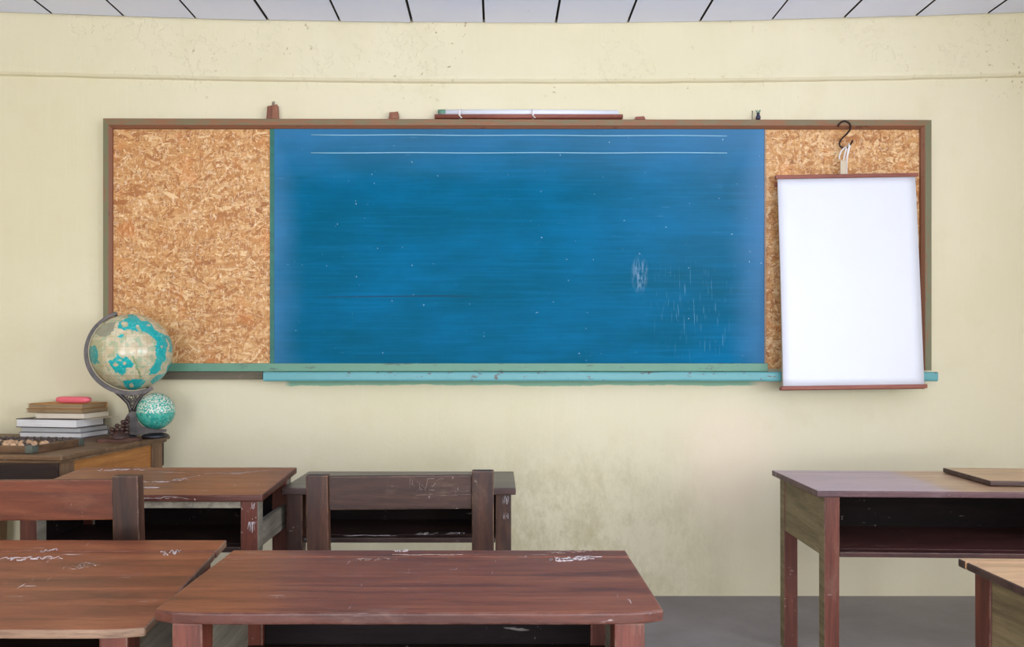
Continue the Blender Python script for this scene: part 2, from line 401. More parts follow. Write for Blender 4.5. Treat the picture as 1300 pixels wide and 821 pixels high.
def lathe(bm, prof, seg=32, loc=(0,0,0), mat=None, mi=0):
    rings = []
    for r, z in prof:
        ring = []
        for k in range(seg):
            v = Vector((r*math.cos(2*PI*k/seg), r*math.sin(2*PI*k/seg), z))
            if mat: v = mat @ v
            ring.append(bm.verts.new(v + Vector(loc)))
        rings.append(ring)
    for i in range(len(rings)-1):
        for k in range(seg):
            f = bm.faces.new([rings[i][k], rings[i][(k+1)%seg], rings[i+1][(k+1)%seg], rings[i+1][k]]); f.smooth = True; f.material_index = mi
    bm.faces.new(rings[0][::-1]).material_index = mi; bm.faces.new(rings[-1]).material_index = mi
def prism(bm, poly, y0, y1, bev=.003):
    """polygon in xz extruded along y"""
    t = bmesh.new(); a = [t.verts.new((x, y0, z)) for x, z in poly]; b = [t.verts.new((x, y1, z)) for x, z in poly]
    t.faces.new(a); t.faces.new(b[::-1])
    n = len(poly)
    for i in range(n): t.faces.new([a[i], b[i], b[(i+1)%n], a[(i+1)%n]])
    bmesh.ops.recalc_face_normals(t, faces=t.faces[:])
    if bev: bmesh.ops.bevel(t, geom=[e for e in t.edges if abs(e.verts[0].co.y-e.verts[1].co.y) < 1e-6], offset=bev, segments=2, affect='EDGES', clamp_overlap=True)
    merge(bm, t)
def worn_slab(bm, x0, x1, y0, y1, zf, zb, t, bev=.006, seed=0, amp=.0025, r=.0, groove=0):
    """plank whose top runs from height zf (front) to zb (back); nicked, slightly wavy long edges"""
    n = 24
    tb = bmesh.new(); top = []; bot = []
    def ring(x, k):
        ins = 0
        q = min(k, n - k)
        if r and q < 3: ins = r * (1 - math.sqrt(max(0, 1 - (1 - q/3) ** 2)))
        j = lambda s: (noise.noise((x*9 + s*17 + seed*5.3, s, seed)) * amp)
        ya, yb = y0 + j(1) + ins, y1 + j(2) - ins*.3
        za = zf + (zb - zf) * (ya - y0) / (y1 - y0); zz = zf + (zb - zf) * (yb - y0) / (y1 - y0)
        return [tb.verts.new((x, ya, za - t)), tb.verts.new((x, ya, za)), tb.verts.new((x, yb, zz)), tb.verts.new((x, yb, zz - t))]
    rs = [ring(x0 + (x1 - x0) * k / n, k) for k in range(n + 1)]
    for k in range(n):
        for i in range(4): tb.faces.new([rs[k][i], rs[k][(i+1)%4], rs[k+1][(i+1)%4], rs[k+1][i]])
    tb.faces.new(rs[0]); tb.faces.new(rs[-1][::-1])
    bmesh.ops.recalc_face_normals(tb, faces=tb.faces[:])
    ed = []
    for e in tb.edges:
        if len(e.link_faces) == 2 and e.calc_face_angle(0) > .6: ed.append(e)
    bmesh.ops.bevel(tb, geom=ed, offset=bev, segments=3, profile=.6, affect='EDGES', clamp_overlap=True)
    n0 = len(bm.faces); merge(bm, tb); bm.faces.ensure_lookup_table(); bm.normal_update()
    for f in bm.faces[n0:]: f.material_index = 0 if (f.normal.z > .75 or f.normal.y * groove > .4) else 1
def scribble(pt, w, h, seed, n=14, r=.0011):
    """a few hand-drawn chalk strokes; pt(u, v) -> point on a surface"""
    rnd = random.Random(seed); bm = bmesh.new()
    u = 0
    while u < w:
        pts = []; k = rnd.randint(3, 6); uu, v = u, rnd.uniform(0, h)
        for i in range(k):
            pts.append(pt(uu, v)); uu += rnd.uniform(-.2, 1) * w / n * 1.6; v = min(h, max(0, v + rnd.uniform(-1, 1) * h))
        tube(bm, pts, r * rnd.uniform(.3, .85), 5)
        u += w / n * rnd.uniform(.6, 1.7)
    return bm

# ------------------------------------------------------------------ room shell
XL, XR, YR = -2.95, 2.95, -2.6
def ceil_z(x): return 2.764 + .052 * ((x - .07) / 2.45) ** 2
def beam_z(x): return 2.484 + .034 * ((x - .2) / 2.45) ** 2
bm = bmesh.new()
box(bm, XL-.1, XR+.1, WALL, WALL+.2, -.02, 3.0, 0)
struct(obj('wall_front', bm, 'wall'))
bm = bmesh.new(); N_ = 90                                           # plastered beam above the board, sagging in the middle
pr = []
for k in range(N_+1):
    x = XL + (XR-XL)*k/N_; z = beam_z(x) + noise.noise((x*6, 0, 3))*.003
    pr.append([bm.verts.new((x, WALL+.002, z-.004)), bm.verts.new((x, WALL-.014, z+.002)), bm.verts.new((x, WALL-.022, z+.012)), bm.verts.new((x, WALL-.024, z+.03)), bm.verts.new((x, WALL-.024, 2.97)), bm.verts.new((x, WALL+.002, 2.97))])
for k in range(N_):
    for i in range(5): bm.faces.new([pr[k][i], pr[k][i+1], pr[k+1][i+1], pr[k+1][i]])
struct(obj('trim_1', bm, 'wall', smooth=False))
struct(obj('floor', B(XL-.1, XR+.1, YR-.1, WALL+.2, -.1, 0, bev=0), 'floor'))
# ceiling: painted boards with dark gaps, one object
bm = bmesh.new(); pitch = .3458; x0 = .279 - 10*pitch
for k in range(19):
    a, b = x0 + k*pitch, x0 + (k+1)*pitch
    a, b = max(a, XL-.1) + .0035, min(b, XR+.1) - .0035
    if b <= a: continue
    yb = WALL - .029 + random.uniform(-.003, .003)
    za, zb = ceil_z(a), ceil_z(b); dz = random.uniform(-.002, .002)
    hexa(bm, [(a,YR-.1,za+dz),(b,YR-.1,zb+dz),(b,yb,zb+dz),(a,yb,za+dz),(a,YR-.1,za+.02),(b,YR-.1,zb+.02),(b,yb,zb+.02),(a,yb,za+.02)], .002, 0, 1)
bm.normal_update()
for f in bm.faces:
    if f.normal.z > -.9: f.material_index = 1
box(bm, XL-.1, XR+.1, YR-.1, WALL+.2, 2.875, 2.95, 0, 1)
for k in range(30):                                                 # backing close above the boards
    a = XL-.1 + (XR-XL+.2)*k/30; b = a + (XR-XL+.2)/30
    hexa(bm, [(a,YR-.1,ceil_z(a)+.018),(b,YR-.1,ceil_z(b)+.018),(b,WALL-.02,ceil_z(b)+.018),(a,WALL-.02,ceil_z(a)+.018),
              (a,YR-.1,ceil_z(a)+.03),(b,YR-.1,ceil_z(b)+.03),(b,WALL-.02,ceil_z(b)+.03),(a,WALL-.02,ceil_z(a)+.03)], 0, 1)
struct(obj('ceiling', bm, ['ceil', 'dark_gap']))

def wall_with_windows(name, axis, pos, thick, lo, hi, wins, mat):
    """solid wall with rectangular openings; wins = (a0, a1, z0, z1)"""
    bm = bmesh.new()
    def bx(a0, a1, z0, z1):
        if a1 - a0 < 1e-4 or z1 - z0 < 1e-4: return
        if axis == 'x': box(bm, min(pos, pos+thick), max(pos, pos+thick), a0, a1, z0, z1, 0)
        else: box(bm, a0, a1, min(pos, pos+thick), max(pos, pos+thick), z0, z1, 0)
    cur = lo
    for a0, a1, z0, z1 in sorted(wins):
        bx(cur, a0, 0, 2.9); bx(a0, a1, 0, z0); bx(a0, a1, z1, 2.9); cur = a1
    bx(cur, hi, 0, 2.9)
    return struct(obj(name, bm, mat))
WIN_R = [(-1.9, -.5, .95, 2.3), (.2, 1.6, .95, 2.3)]
WIN_B_FILL = [(-2.3, -.4, .12, 2.4), (.4, 2.3, .12, 2.4)]  # unseen rear windows, made taller to add low frontal fill light
WIN_L_ADDED = [(-1.6, 0.0, .95, 2.3)]  # unseen left window, invented to carry a weak warm light
wall_with_windows('wall_right', 'x', XR, .1, YR-.1, WALL, WIN_R, 'wall2')
wall_with_windows('wall_left', 'x', XL, -.1, YR-.1, WALL, WIN_L_ADDED, 'wall2')
wall_with_windows('wall_back', 'y', YR, -.1, XL-.1, XR+.1, WIN_B_FILL, 'wall2')
wi = 0
def window(axis, pos, sgn, a0, a1, z0, z1):
    global wi; wi += 1
    root = struct(bpy.data.objects.new('window_%d' % wi, None)); C.objects.link(root)  # also names the added, unseen left window
    bm = bmesh.new()
    def bx(p0, p1, q0, q1):
        u0, u1 = sorted((pos + sgn*.02, pos + sgn*.07))
        if axis == 'x': box(bm, u0, u1, p0, p1, q0, q1, .003)
        else: box(bm, p0, p1, u0, u1, q0, q1, .003)
    w = .045; mid = (a0+a1)/2; mz = z0 + (z1-z0)*.68
    bx(a0, a0+w, z0, z1); bx(a1-w, a1, z0, z1); bx(a0+w, a1-w, z0, z0+w); bx(a0+w, a1-w, z1-w, z1)
    bx(mid-w/2, mid+w/2, z0+w, z1-w); bx(a0+w, mid-w/2, mz, mz+.03); bx(mid+w/2, a1-w, mz, mz+.03)
    obj('window_frame', bm, 'wframe', root)
for w in WIN_R: window('x', XR, 1, *w)
for w in WIN_L_ADDED: window('x', XL, -1, *w)
for w in WIN_B_FILL: window('y', YR, -1, *w)

# ------------------------------------------------------------------ chalkboard with strand-board panels
YF = WALL - .05                                                      # front of the frame
L0, L1 = X(130.5, YF), X(140.5, YF); R0, R1 = X(1171, YF), X(1183, YF)
T0, T1 = Z(150, YF), Z(162, YF)
ZB = Z(461, YF)
cb = thing('chalkboard', 'blue chalkboard flanked by two strand board panels in a green brown frame on the wall', 'chalkboard', (0, WALL, Z(481, YF)))
O = Vector((0, WALL, Z(481, YF)))
def lb(bm):                                                          # shift world-built mesh to the board's own origin
    bmesh.ops.translate(bm, verts=bm.verts[:], vec=-O); return bm
def frame_piece(p0, p1, inner0, inner1):
    """bar with mitred ends: outer edge p0-p1, inner edge inner0-inner1 (x,z); inner 35% is a red chamfer"""
    bm = bmesh.new()
    P = lambda p, y: (p[0], y, p[1])
    m0 = (p0[0] + (inner0[0]-p0[0])*.7, p0[1] + (inner0[1]-p0[1])*.7); m1 = (p1[0] + (inner1[0]-p1[0])*.7, p1[1] + (inner1[1]-p1[1])*.7)
    e0 = (p0[0] + (inner0[0]-p0[0])*.06, p0[1] + (inner0[1]-p0[1])*.06); e1 = (p1[0] + (inner1[0]-p1[0])*.06, p1[1] + (inner1[1]-p1[1])*.06)
    A = [P(p0, WALL), P(p0, YF+.003), P(e0, YF), P(m0, YF), P(inner0, YF+.014), P(inner0, WALL)]
    Bq = [P(p1, WALL), P(p1, YF+.003), P(e1, YF), P(m1, YF), P(inner1, YF+.014), P(inner1, WALL)]
    va = [bm.verts.new(v) for v in A]; vb = [bm.verts.new(v) for v in Bq]
    for i in range(6):
        f = bm.faces.new([va[i], vb[i], vb[(i+1)%6], va[(i+1)%6]]); f.material_index = 0 if i == 2 else 1
    bm.faces.new(va[::-1]).material_index = 1; bm.faces.new(vb).material_index = 1
    return lb(bm)
zl = Z(481, YF); zr = Z(470, YF)
obj('frame_rail', frame_piece((L0, T0), (R1, Z(152, YF)), (L1, T1), (R0, Z(162.5, YF))), ['frame', 'frame_in'], cb)
obj('frame_stile', frame_piece((L0, zl), (L0, T0), (L1, zl), (L1, T1)), ['frame_up', 'frame_in'], cb)
obj('frame_stile', frame_piece((R1, Z(152, YF)), (R1, zr), (R0, Z(162.5, YF)), (R0, zr)), ['frame_up', 'frame_in'], cb)
YO = WALL - .022
xa, xb = X(343, YO), X(970.5, YO)
obj('strand_panel', lb(B(L1-.005, xa, YO, WALL-.001, Z(462, YO)-.004, T1+.008, bev=.001)), 'osb', cb)['label'] = 'left strand board panel'
obj('strand_panel', lb(B(xb, R0+.005, YO, WALL-.001, Z(468, YO), T1+.008, bev=.001)), 'osb', cb)['label'] = 'right strand board panel'
# the blue writing sheet, proud of the strand board, with a green painted edge
o = obj('writing_surface', lb(B(xa+.022, xb-.004, YO-.008, WALL-.001, Z(462, YO)-.004, T1+.008, bev=.001)), 'blue', cb)
mt = bpy.data.materials['blue_chalkboard_paint']
# keep world-sized coordinates for the paint: shift through the mapping input
obj('edge_strip', lb(B(xa+.0005, xa+.0215, YO-.007, WALL-.001, Z(462, YO)-.004, T1+.008, bev=.001)), 'edge_green', cb)['label'] = 'green painted left edge of the blue board'
obj('edge_strip', lb(B(xb-.0035, xb+.004, YO-.01, YO-.0085, Z(463, YO), T1+.004, bev=.0005)), 'scratch', cb)['label'] = 'chalky white right edge of the blue board'
YFa = WALL - .052
fx1 = X(975, YFa)
obj('fascia', lb(B(L1+.001, fx1, YFa, WALL-.001, Z(471.5, YFa), Z(461, YFa), bev=.003)), 'fascia', cb)['label'] = 'sage green strip under the panels'
obj('backing_strip', lb(B(L1+.001, X(333, YFa)-.002, WALL-.044, WALL-.001, Z(481.5, YFa), Z(471.5, YFa)-.001, bev=.002)), 'grey_wood', cb)['label'] = 'bare grey board where the ledge is missing'
YL = WALL - .115
bm = bmesh.new()
lx0, lx1 = X(334, YL), X(1191, YL); lz0, lz1 = Z(484, YL), Z(472, YL)
prof = [(WALL-.001, lz0+.004), (YL+.01, lz0), (YL+.002, lz0+.003), (YL, lz0+.01), (YL, lz1-.006), (YL+.006, lz1), (WALL-.053, lz1-.002), (WALL-.001, lz1-.002)]
nseg = 60; rr = []
for k in range(nseg+1):
    x = lx0 + (lx1-lx0)*k/nseg; dz = noise.noise((x*4, 1, 1))*.0025; dy = noise.noise((x*7, 5, 1))*.002
    rr.append([bm.verts.new((x, y + (dy if y < WALL-.06 else 0), z + dz*(1 if y < WALL-.04 else 0))) for y, z in prof])
for k in range(nseg):
    for i in range(len(prof)): bm.faces.new([rr[k][i], rr[k][(i+1)%8], rr[k+1][(i+1)%8], rr[k+1][i]])
bm.faces.new(rr[0]); bm.faces.new(rr[-1][::-1])
obj('chalk_ledge', lb(bm), 'ledge', cb)['label'] = 'teal painted chalk ledge'
for y0 in (171.2, 194):
    yy = YO - .009
    bm = bmesh.new()
    x_0, x_1 = X(395, yy), X(923, yy)
    tube(bm, [(x_0 + (x_1-x_0)*k/20, yy-.001, Z(y0 + (0 if y0 > 180 else 1.2*k/20) + .3*math.sin(k), yy)) for k in range(21)], .0025, 6)
    obj('plastic_strip', lb(bm), 'plastic', cb)

# ------------------------------------------------------------------ small things on top of the frame
def wedge(name, px0, px1, py, label, seed, mat='block', yd=.03):
    Y = WALL - .028; rnd = random.Random(seed); bm = bmesh.new()
    x0, x1, z0, z1 = X(px0, Y), X(px1, Y), T0 - .0005, Z(py, Y)
    q = (z1-z0)
    hexa(bm, [(x0,Y-yd/2,z0),(x1,Y-yd/2,z0),(x1,Y+yd/2,z0),(x0,Y+yd/2,z0),
              (x0+.003,Y-yd*.4,z1-q*.18),(x1-.006,Y-yd*.4,z1),(x1-.004,Y+yd*.45,z1-q*.06),(x0+.002,Y+yd*.45,z1)], .002)
    bmesh.ops.subdivide_edges(bm, edges=bm.edges[:], cuts=2, use_grid_fill=True)
    for v in bm.verts: v.co += Vector((noise.noise(v.co*60), noise.noise(v.co*55+Vector((9,0,0))), noise.noise(v.co*50) if v.co.z > z0+q*.5 else 0)) * .0022
    c = Vector(((x0+x1)/2, Y, z0)); bmesh.ops.translate(bm, verts=bm.verts[:], vec=-c)
    o = obj(name, bm, mat); o.location = c; tag(o, label, 'wood block'); return o
w1 = wedge('wooden_wedge', 339, 354, 133, 'splintered dark brown wooden wedge standing on frame above the left strand panel', 3)
bm = bmesh.new()
for k in range(4):
    a = random.uniform(-.01, .012); tube(bm, [(a, 0, .06), (a*1.2, 0, .072+k*.002), (a*1.5+.002, 0, .084+k*.002)], .0013, 5)
obj('splinter', bm, 'cover_dark', w1)
wedge('wooden_wedge', 494, 507, 142, 'small tan wooden wedge on the frame top left of the rolled chart', 5)
wedge('wood_chip', 806, 819, 148, 'thin red brown wood chip lying flat just right of rolled chart', 8, 'rod', .02)
Y = WALL - .03
nl = thing('wall_plug', 'small dark blue plug with frayed green tip on frame above right strand panel', 'plug', (X(962.5, Y), Y, T0))
bm = bmesh.new(); lathe(bm, [(.009, 0), (.012, .004), (.011, .014), (.006, .022), (.008, .028), (.005, .032)], 12); obj('body', bm, 'plug', nl)
bm = bmesh.new()
for k in range(6):
    a = k*1.05; tube(bm, [(0,0,.028), (.008*math.cos(a), .006*math.sin(a), .036), (.012*math.cos(a), .008*math.sin(a), .045)], .0014, 5)
obj('frayed_tip', bm, 'fascia', nl)
bm = bmesh.new(); tube(bm, [(0,0,0), (0,0,.02), (.001,0,.04)], .0016, 6); lathe(bm, [(.003,.04),(.003,.042)], 8)
nb = obj('nail', bm, 'iron'); nb.location = (X(955, Y), Y, T0-.001); tag(nb, 'thin dark nail standing upright on frame top beside the blue plug', 'nail')

rc = thing('rolled_chart', 'rolled white chart with two red brown rods lying along the frame top', 'chart', (X(671, WALL-.03), WALL-.03, T0))
hw = X(790, WALL-.03) - X(671, WALL-.03)
for yy in (-.011, .011):
    bm = bmesh.new(); tube(bm, [(-hw, yy, .0105), (0, yy, .0108), (hw, yy, .0105)], .0105, 14); obj('rod', bm, 'rod', rc)
bm = bmesh.new(); tube(bm, [(-hw+.02, 0, .0325), (0, 0, .033), (hw-.02, 0, .031)], [.0145, .0145, .0125], 18)
rl = obj('paper_roll', bm, 'paper', rc)
bm = bmesh.new(); tube(bm, [(-hw+.016, 0, .0327), (-hw+.052, 0, .0329)], .0149, 14); obj('label_patch', bm, 'fascia', rl)['label'] = 'green label on the roll end'
for xx in (-hw+.12, .02):
    bm = bmesh.new()
    for a in range(2):
        tube(bm, [(xx + a*.004 + .002*math.sin(q), .0225*math.sin(q)*1.02, .0245 + .0255*math.cos(q)) for q in [2*PI*k/16 for k in range(17)]], .0022, 6)
    tube(bm, [(xx,-.024,.012), (xx+.006,-.027,.004), (xx+.012,-.028,-.001)], .0025, 6)
    obj('tie', bm, 'ribbon', rc)['label'] = 'white cloth tie'

# ------------------------------------------------------------------ hook and hanging charts
YH = YF - .004
hk = [(535,132),(540,120),(552,108),(570,101),(588,106),(601,118),(605,134),(600,152),(584,172),(563,192),(549,208),(543,224),(545,238),(556,247),(572,250),(588,247),(600,236),(609,222),(615,208)]
bm = bmesh.new(); hp = []
for i, (cx, cy) in enumerate(hk):
    px, py = 940 + cx/4.321, 130 + cy/4.321
    yy = YH if i > 3 else YH + .004*0
    hp.append((X(px, YH), YH, Z(py, YH)))
hc = Vector((X(1072, YH), YH, Z(160, YH)))
tube(bm, [Vector(p)-hc for p in hp], .0042, 10)
ho = obj('hanging_hook', bm, 'iron'); ho.location = hc
tag(ho, 'dark iron s-shaped hook hung over the frame top, holding up a blank chart', 'hook')

def chart(name, label, tl, tr, bl, br, ytop, ybot, rodr, sheetmat, group=None, sag=.004, lip=.02, thick=.0012):
    """sheet between two rods; corners given on the picture at depths ytop/ybot"""
    p = [Vector((X(tl[0], ytop), ytop, Z(tl[1], ytop))), Vector((X(tr[0], ytop), ytop, Z(tr[1], ytop))),
         Vector((X(bl[0], ybot), ybot, Z(bl[1], ybot))), Vector((X(br[0], ybot), ybot, Z(br[1], ybot)))]
    c = (p[0]+p[1])/2
    t = thing(name, label, 'chart', c)
    q = [v - c for v in p]
    bm = bmesh.new(); nu, nv = 14, 24; g = []
    for j in range(nv+1):
        row = []
        for i in range(nu+1):
            u, v = i/nu, j/nv
            a = q[0].lerp(q[1], u); b = q[2].lerp(q[3], u)
            w = a.lerp(b, v) + Vector((0, -sag*math.sin(PI*v)*(1+.5*math.sin(3*u+1)), 0))
            row.append(bm.verts.new(w))
        g.append(row)
    for j in range(nv):
        for i in range(nu): bm.faces.new([g[j][i], g[j][i+1], g[j+1][i+1], g[j+1][i]])
    bmesh.ops.recalc_face_normals(bm, faces=bm.faces[:])
    r = bmesh.ops.solidify(bm, geom=bm.faces[:], thickness=thick)
    obj('sheet', bm, sheetmat, t, True)
    du = (q[1]-q[0]).normalized(); db = (q[3]-q[2]).normalized()
    for nm, a, b, d, zo in (('top_rod', q[0], q[1], du, rodr*.4), ('bottom_rod', q[2], q[3], db, -rodr*.4)):
        bm = bmesh.new()
        a2, b2 = a - d*lip, b + d*lip
        hexa(bm, [a2+Vector((0,-rodr,-rodr+zo)), b2+Vector((0,-rodr,-rodr+zo)), b2+Vector((0,rodr,-rodr+zo)), a2+Vector((0,rodr,-rodr+zo)),
                  a2+Vector((0,-rodr,rodr+zo)), b2+Vector((0,-rodr,rodr+zo)), b2+Vector((0,rodr,rodr+zo)), a2+Vector((0,rodr,rodr+zo))], rodr*.45, 0, 3)
        obj(nm, bm, 'rod', t)
    return t, c
yt, yb = YF - .03, YF - .112
ch, cc = chart('hanging_chart', 'blank white wall chart hanging in front of the right strand board panel', (987,226), (1162,223), (994.5,491.5), (1173.5,489), yt, yb, .009, 'paper', lip=.011)
# second, older chart behind it
ch2, _ = chart('hanging_chart', 'older yellowed chart mostly hidden behind the blank white one, its left edge showing', (987,235), (1159,231), (993,492.5), (1170,490.5), YF-.008, YF-.087, .008, 'paper_old', lip=.012)
# ribbon loops joining the front chart to the hook
def P3(cx, cy, Y): return Vector((X(940+cx/4.321, Y), Y, Z(130+cy/4.321, Y))) - cc
bm = bmesh.new()
tube(bm, [P3(545,312,YH-.012), P3(541,300,YH-.01), P3(552,268,YH-.008), P3(566,252,YH-.006), P3(580,243,YH-.006), P3(578,262,YH-.008), P3(572,285,YH-.012), P3(565,318,yt+.012)], .0035, 8)
tube(bm, [P3(592,226,YH-.001), P3(598,240,YH-.009), P3(592,262,YH-.009), P3(585,300,YH-.012), P3(583,350,yt+.012), P3(583,402,yt)], [.004,.0055,.006,.004,.0028,.0025], 8)
obj('ribbon', bm, 'ribbon', ch)
bm = bmesh.new()
a, b = P3(548,318,yt+.004), P3(578,396,yt+.004)
hexa(bm, [(a.x,a.y-.0012,b.z),(b.x,a.y-.0012,b.z),(b.x,a.y+.0012,b.z),(a.x,a.y+.0012,b.z),(a.x,a.y-.0012,a.z),(b.x,a.y-.0012,a.z),(b.x,a.y+.0012,a.z),(a.x,a.y+.0012,a.z)], .0004)
obj('paper_tag', bm, 'paper_old', ch)

# ------------------------------------------------------------------ desks
def desk(label, Xl, Xr, Yb, Yf, zb, zf, top, leg, side, shelf, inside, shelf_z, side_h, rz=0, slab=.025, lw=.055, over=.03, front_rail=None, strip=.05, solid=True, seed=0, r=0, marks=(), edge='edge_red', closed_left=False, leg_side=None):
    W, D = Xr - Xl, Yb - Yf
    t = thing('student_desk', label, 'desk', ((Xl+Xr)/2, (Yb+Yf)/2, 0), rz, 'wooden student desks')
    w, d = W/2, D/2
    zt = lambda y: zf + (zb - zf) * (y + d) / D
    bm = bmesh.new()
    ys = d - strip
    worn_slab(bm, -w, w, -d, ys - .0015, zf, zt(ys), slab, .005, seed, .002, r, 1)
    worn_slab(bm, -w, w, ys + .0015, d, zt(ys), zb, slab, .004, seed + 3, .0015, 0, -1)
    tp = obj('tabletop', bm, [top, edge], t)
    lx = w - over; ly = d - .012
    for sx in (-1, 1):
        for sy in (-1, 1):
            x1 = sx*lx; x0 = x1 - sx*lw; y1 = sy*ly; y0 = y1 - sy*lw
            a, b = sorted((x0, x1)); c, e = sorted((y0, y1))
            bm = bmesh.new(); zc, ze = zt(c)-slab-.0005, zt(e)-slab-.0005
            j = lambda: random.uniform(-.002, .002)
            hexa(bm, [(a+j(),c+j(),0),(b+j(),c+j(),0),(b+j(),e+j(),0),(a+j(),e+j(),0),(a,c,zc),(b,c,zc),(b,e,ze),(a,e,ze)], .004)
            if leg_side:                                             # worn bare face of the leg on one side
                bm.normal_update()
                for f in bm.faces: f.material_index = 1 if f.normal.x * leg_side[0] > .8 else 0
            obj('leg', bm, [leg, leg_side[1]] if leg_side else leg, t)
    yi0, yi1 = -ly + lw, ly - lw
    for sx in (-1, 1):
        bm = bmesh.new()
        x1 = sx*(lx - .004); x0 = x1 - sx*.018; a, b = sorted((x0, x1))
        if solid or (closed_left and sx < 0): hexa(bm, [(a,yi0,shelf_z-.02),(b,yi0,shelf_z-.02),(b,yi1,shelf_z-.02),(a,yi1,shelf_z-.02),(a,yi0,zt(yi0)-slab-.001),(b,yi0,zt(yi0)-slab-.001),(b,yi1,zt(yi1)-slab-.001),(a,yi1,zt(yi1)-slab-.001)], .002)
        else: box(bm, a, b, yi0, yi1, shelf_z - .01, shelf_z + side_h, .002)
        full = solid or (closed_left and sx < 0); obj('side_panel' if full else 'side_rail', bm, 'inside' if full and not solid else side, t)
    ix = lx - .0225
    bm = bmesh.new()
    box(bm, -lx+lw+.001, lx-lw-.001, -ly+.002, yi0-.0005, shelf_z-.018, shelf_z-.0005, .003); box(bm, -ix, ix, yi0, yi1, shelf_z-.018, shelf_z-.0005, .002)
    obj('shelf', bm, shelf, t)
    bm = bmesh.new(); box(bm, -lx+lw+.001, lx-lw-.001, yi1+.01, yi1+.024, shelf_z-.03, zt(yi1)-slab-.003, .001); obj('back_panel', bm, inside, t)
    if front_rail:
        bm = bmesh.new(); zz = zf - slab - .001; box(bm, -lx+lw+.001, lx-lw-.001, -ly+.004, -ly+.024, zz-front_rail, zz, .002); obj('apron', bm, 'side_grey' if leg == 'leg_red' else leg, t)
    for (u, v, ww, hh, ang, sd, mt, rad) in marks:                   # chalk scribbles on the top: u right, v towards the back, in metres from the front left corner
        ca, sa = math.cos(ang), math.sin(ang)
        f = lambda p, q: (-w + u + p*ca - q*sa, -d + v + p*sa + q*ca, zt(-d + v + p*sa + q*ca) + .0003)
        obj('chalk_scribble', scribble(f, ww, hh, sd, 12, rad), mt, t)
    return t, tp, zt, w, d, lx, ly, lw

# heights: back/front edges read off the picture, depths as measured in the room
def row(px, Y): return X(px, Y)
# desk A (left, second row)
dA = desk('red-brown student desk with chalk-marked top, second row behind the left chair', row(105,2.90), row(377,2.90), 2.90, 2.475, Z(593,2.90), Z(628,2.475),
     'top_red', 'leg_red', 'side_grey', 'shelf_dark', 'inside', .555, .07, slab=.022, front_rail=.022, solid=False, closed_left=True, leg_side=(1, 'side_grey'), seed=1, strip=.03, over=.018,
     marks=[(.08,.36,.13,.03,.1,4,'chalk',.0016), (.22,.18,.16,.012,0,5,'chalk',.0012), (.24,.09,.14,.012,.02,6,'chalk',.0013), (.42,.2,.14,.006,.9,9,'scratch',.0012), (.42,.2,.04,.03,.2,10,'chalk',.0013), (.28,.34,.3,.012,-.1,12,'scratch',.0012), (.58,.3,.12,.02,.5,13,'scratch',.001)])
# desk B (middle, with chair)
dB = desk('dark brown student desk against the wall below the blue board, behind the middle chair', row(357,2.744), row(655,2.744), 3.14, 2.744, Z(598,3.14), Z(619.5,2.744),
     'top_grey', 'leg_dark', 'side_grey', 'shelf_dark', 'inside', .523, .2, slab=.024, seed=2, strip=.04, over=.016, edge='edge_dark',
     marks=[])
# desk E (right)
dE = desk('wooden student desk at right with open shelf and worn olive side panel', 1.098, 1.098+1.06, 3.165, 2.665, Z(597.5,3.165), Z(624,2.665),
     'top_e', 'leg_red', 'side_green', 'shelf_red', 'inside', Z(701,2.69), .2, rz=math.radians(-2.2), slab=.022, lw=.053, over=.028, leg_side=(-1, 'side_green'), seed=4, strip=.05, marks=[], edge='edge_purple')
# desk C (front left), D (front middle), G (front right corner)
dC = desk('red-brown sloping student desk in front of the left chair', row(288,1.965)-.92, row(288,1.965), 1.965, 1.50, Z(685,1.965), Z(685,1.965)-.065,
     'top_red_d', 'leg_red', 'side_grey', 'shelf_dark', 'inside', .48, .1, slab=.018, seed=6, strip=.075, over=.035, r=.01, edge='edge_worn',
     marks=[(.385,.335,.1,.018,0,21,'chalk',.0016), (.48,.34,.075,.016,.05,22,'chalk',.0013), (.5,.385,.03,.012,.3,23,'chalk',.001), (.8,.36,.04,.03,.4,24,'chalk',.001), (.62,.27,.06,.03,.6,26,'scratch',.001)])
dD = desk('red-brown student desk with chalk smear, in front of the middle chair', row(296,1.856), row(794,1.856), 1.856, 1.41, Z(698,1.856), Z(698,1.856)-.004,
     'top_red_d', 'leg_red', 'side_grey', 'shelf_dark', 'inside', .5, .1, slab=.022, seed=7, strip=.06, over=.035, r=.02,
     marks=[(.74,.345,.05,.03,.1,31,'chalk',.0022), (.79,.35,.05,.02,.3,33,'chalk',.0018), (.76,.365,.07,.012,.2,39,'chalk',.0014), (.74,.41,.09,.02,.2,34,'scratch',.0014), (.38,.4,.14,.006,0,35,'scratch',.001), (.3,.35,.08,.02,.1,36,'scratch',.0009), (.38,.43,.03,.012,.1,37,'chalk',.001)])
dG = desk('tan topped student desk nearest the bottom right corner', row(1216,1.775), row(1216,1.775)+.85, 1.775, 1.33, Z(708.5,1.775), Z(708.5,1.775)-.004,
     'top_tan', 'leg_red', 'side_green', 'shelf_red', 'inside', .5, .1, slab=.018, seed=9, strip=.03, over=.03, marks=[], edge='edge_dark')

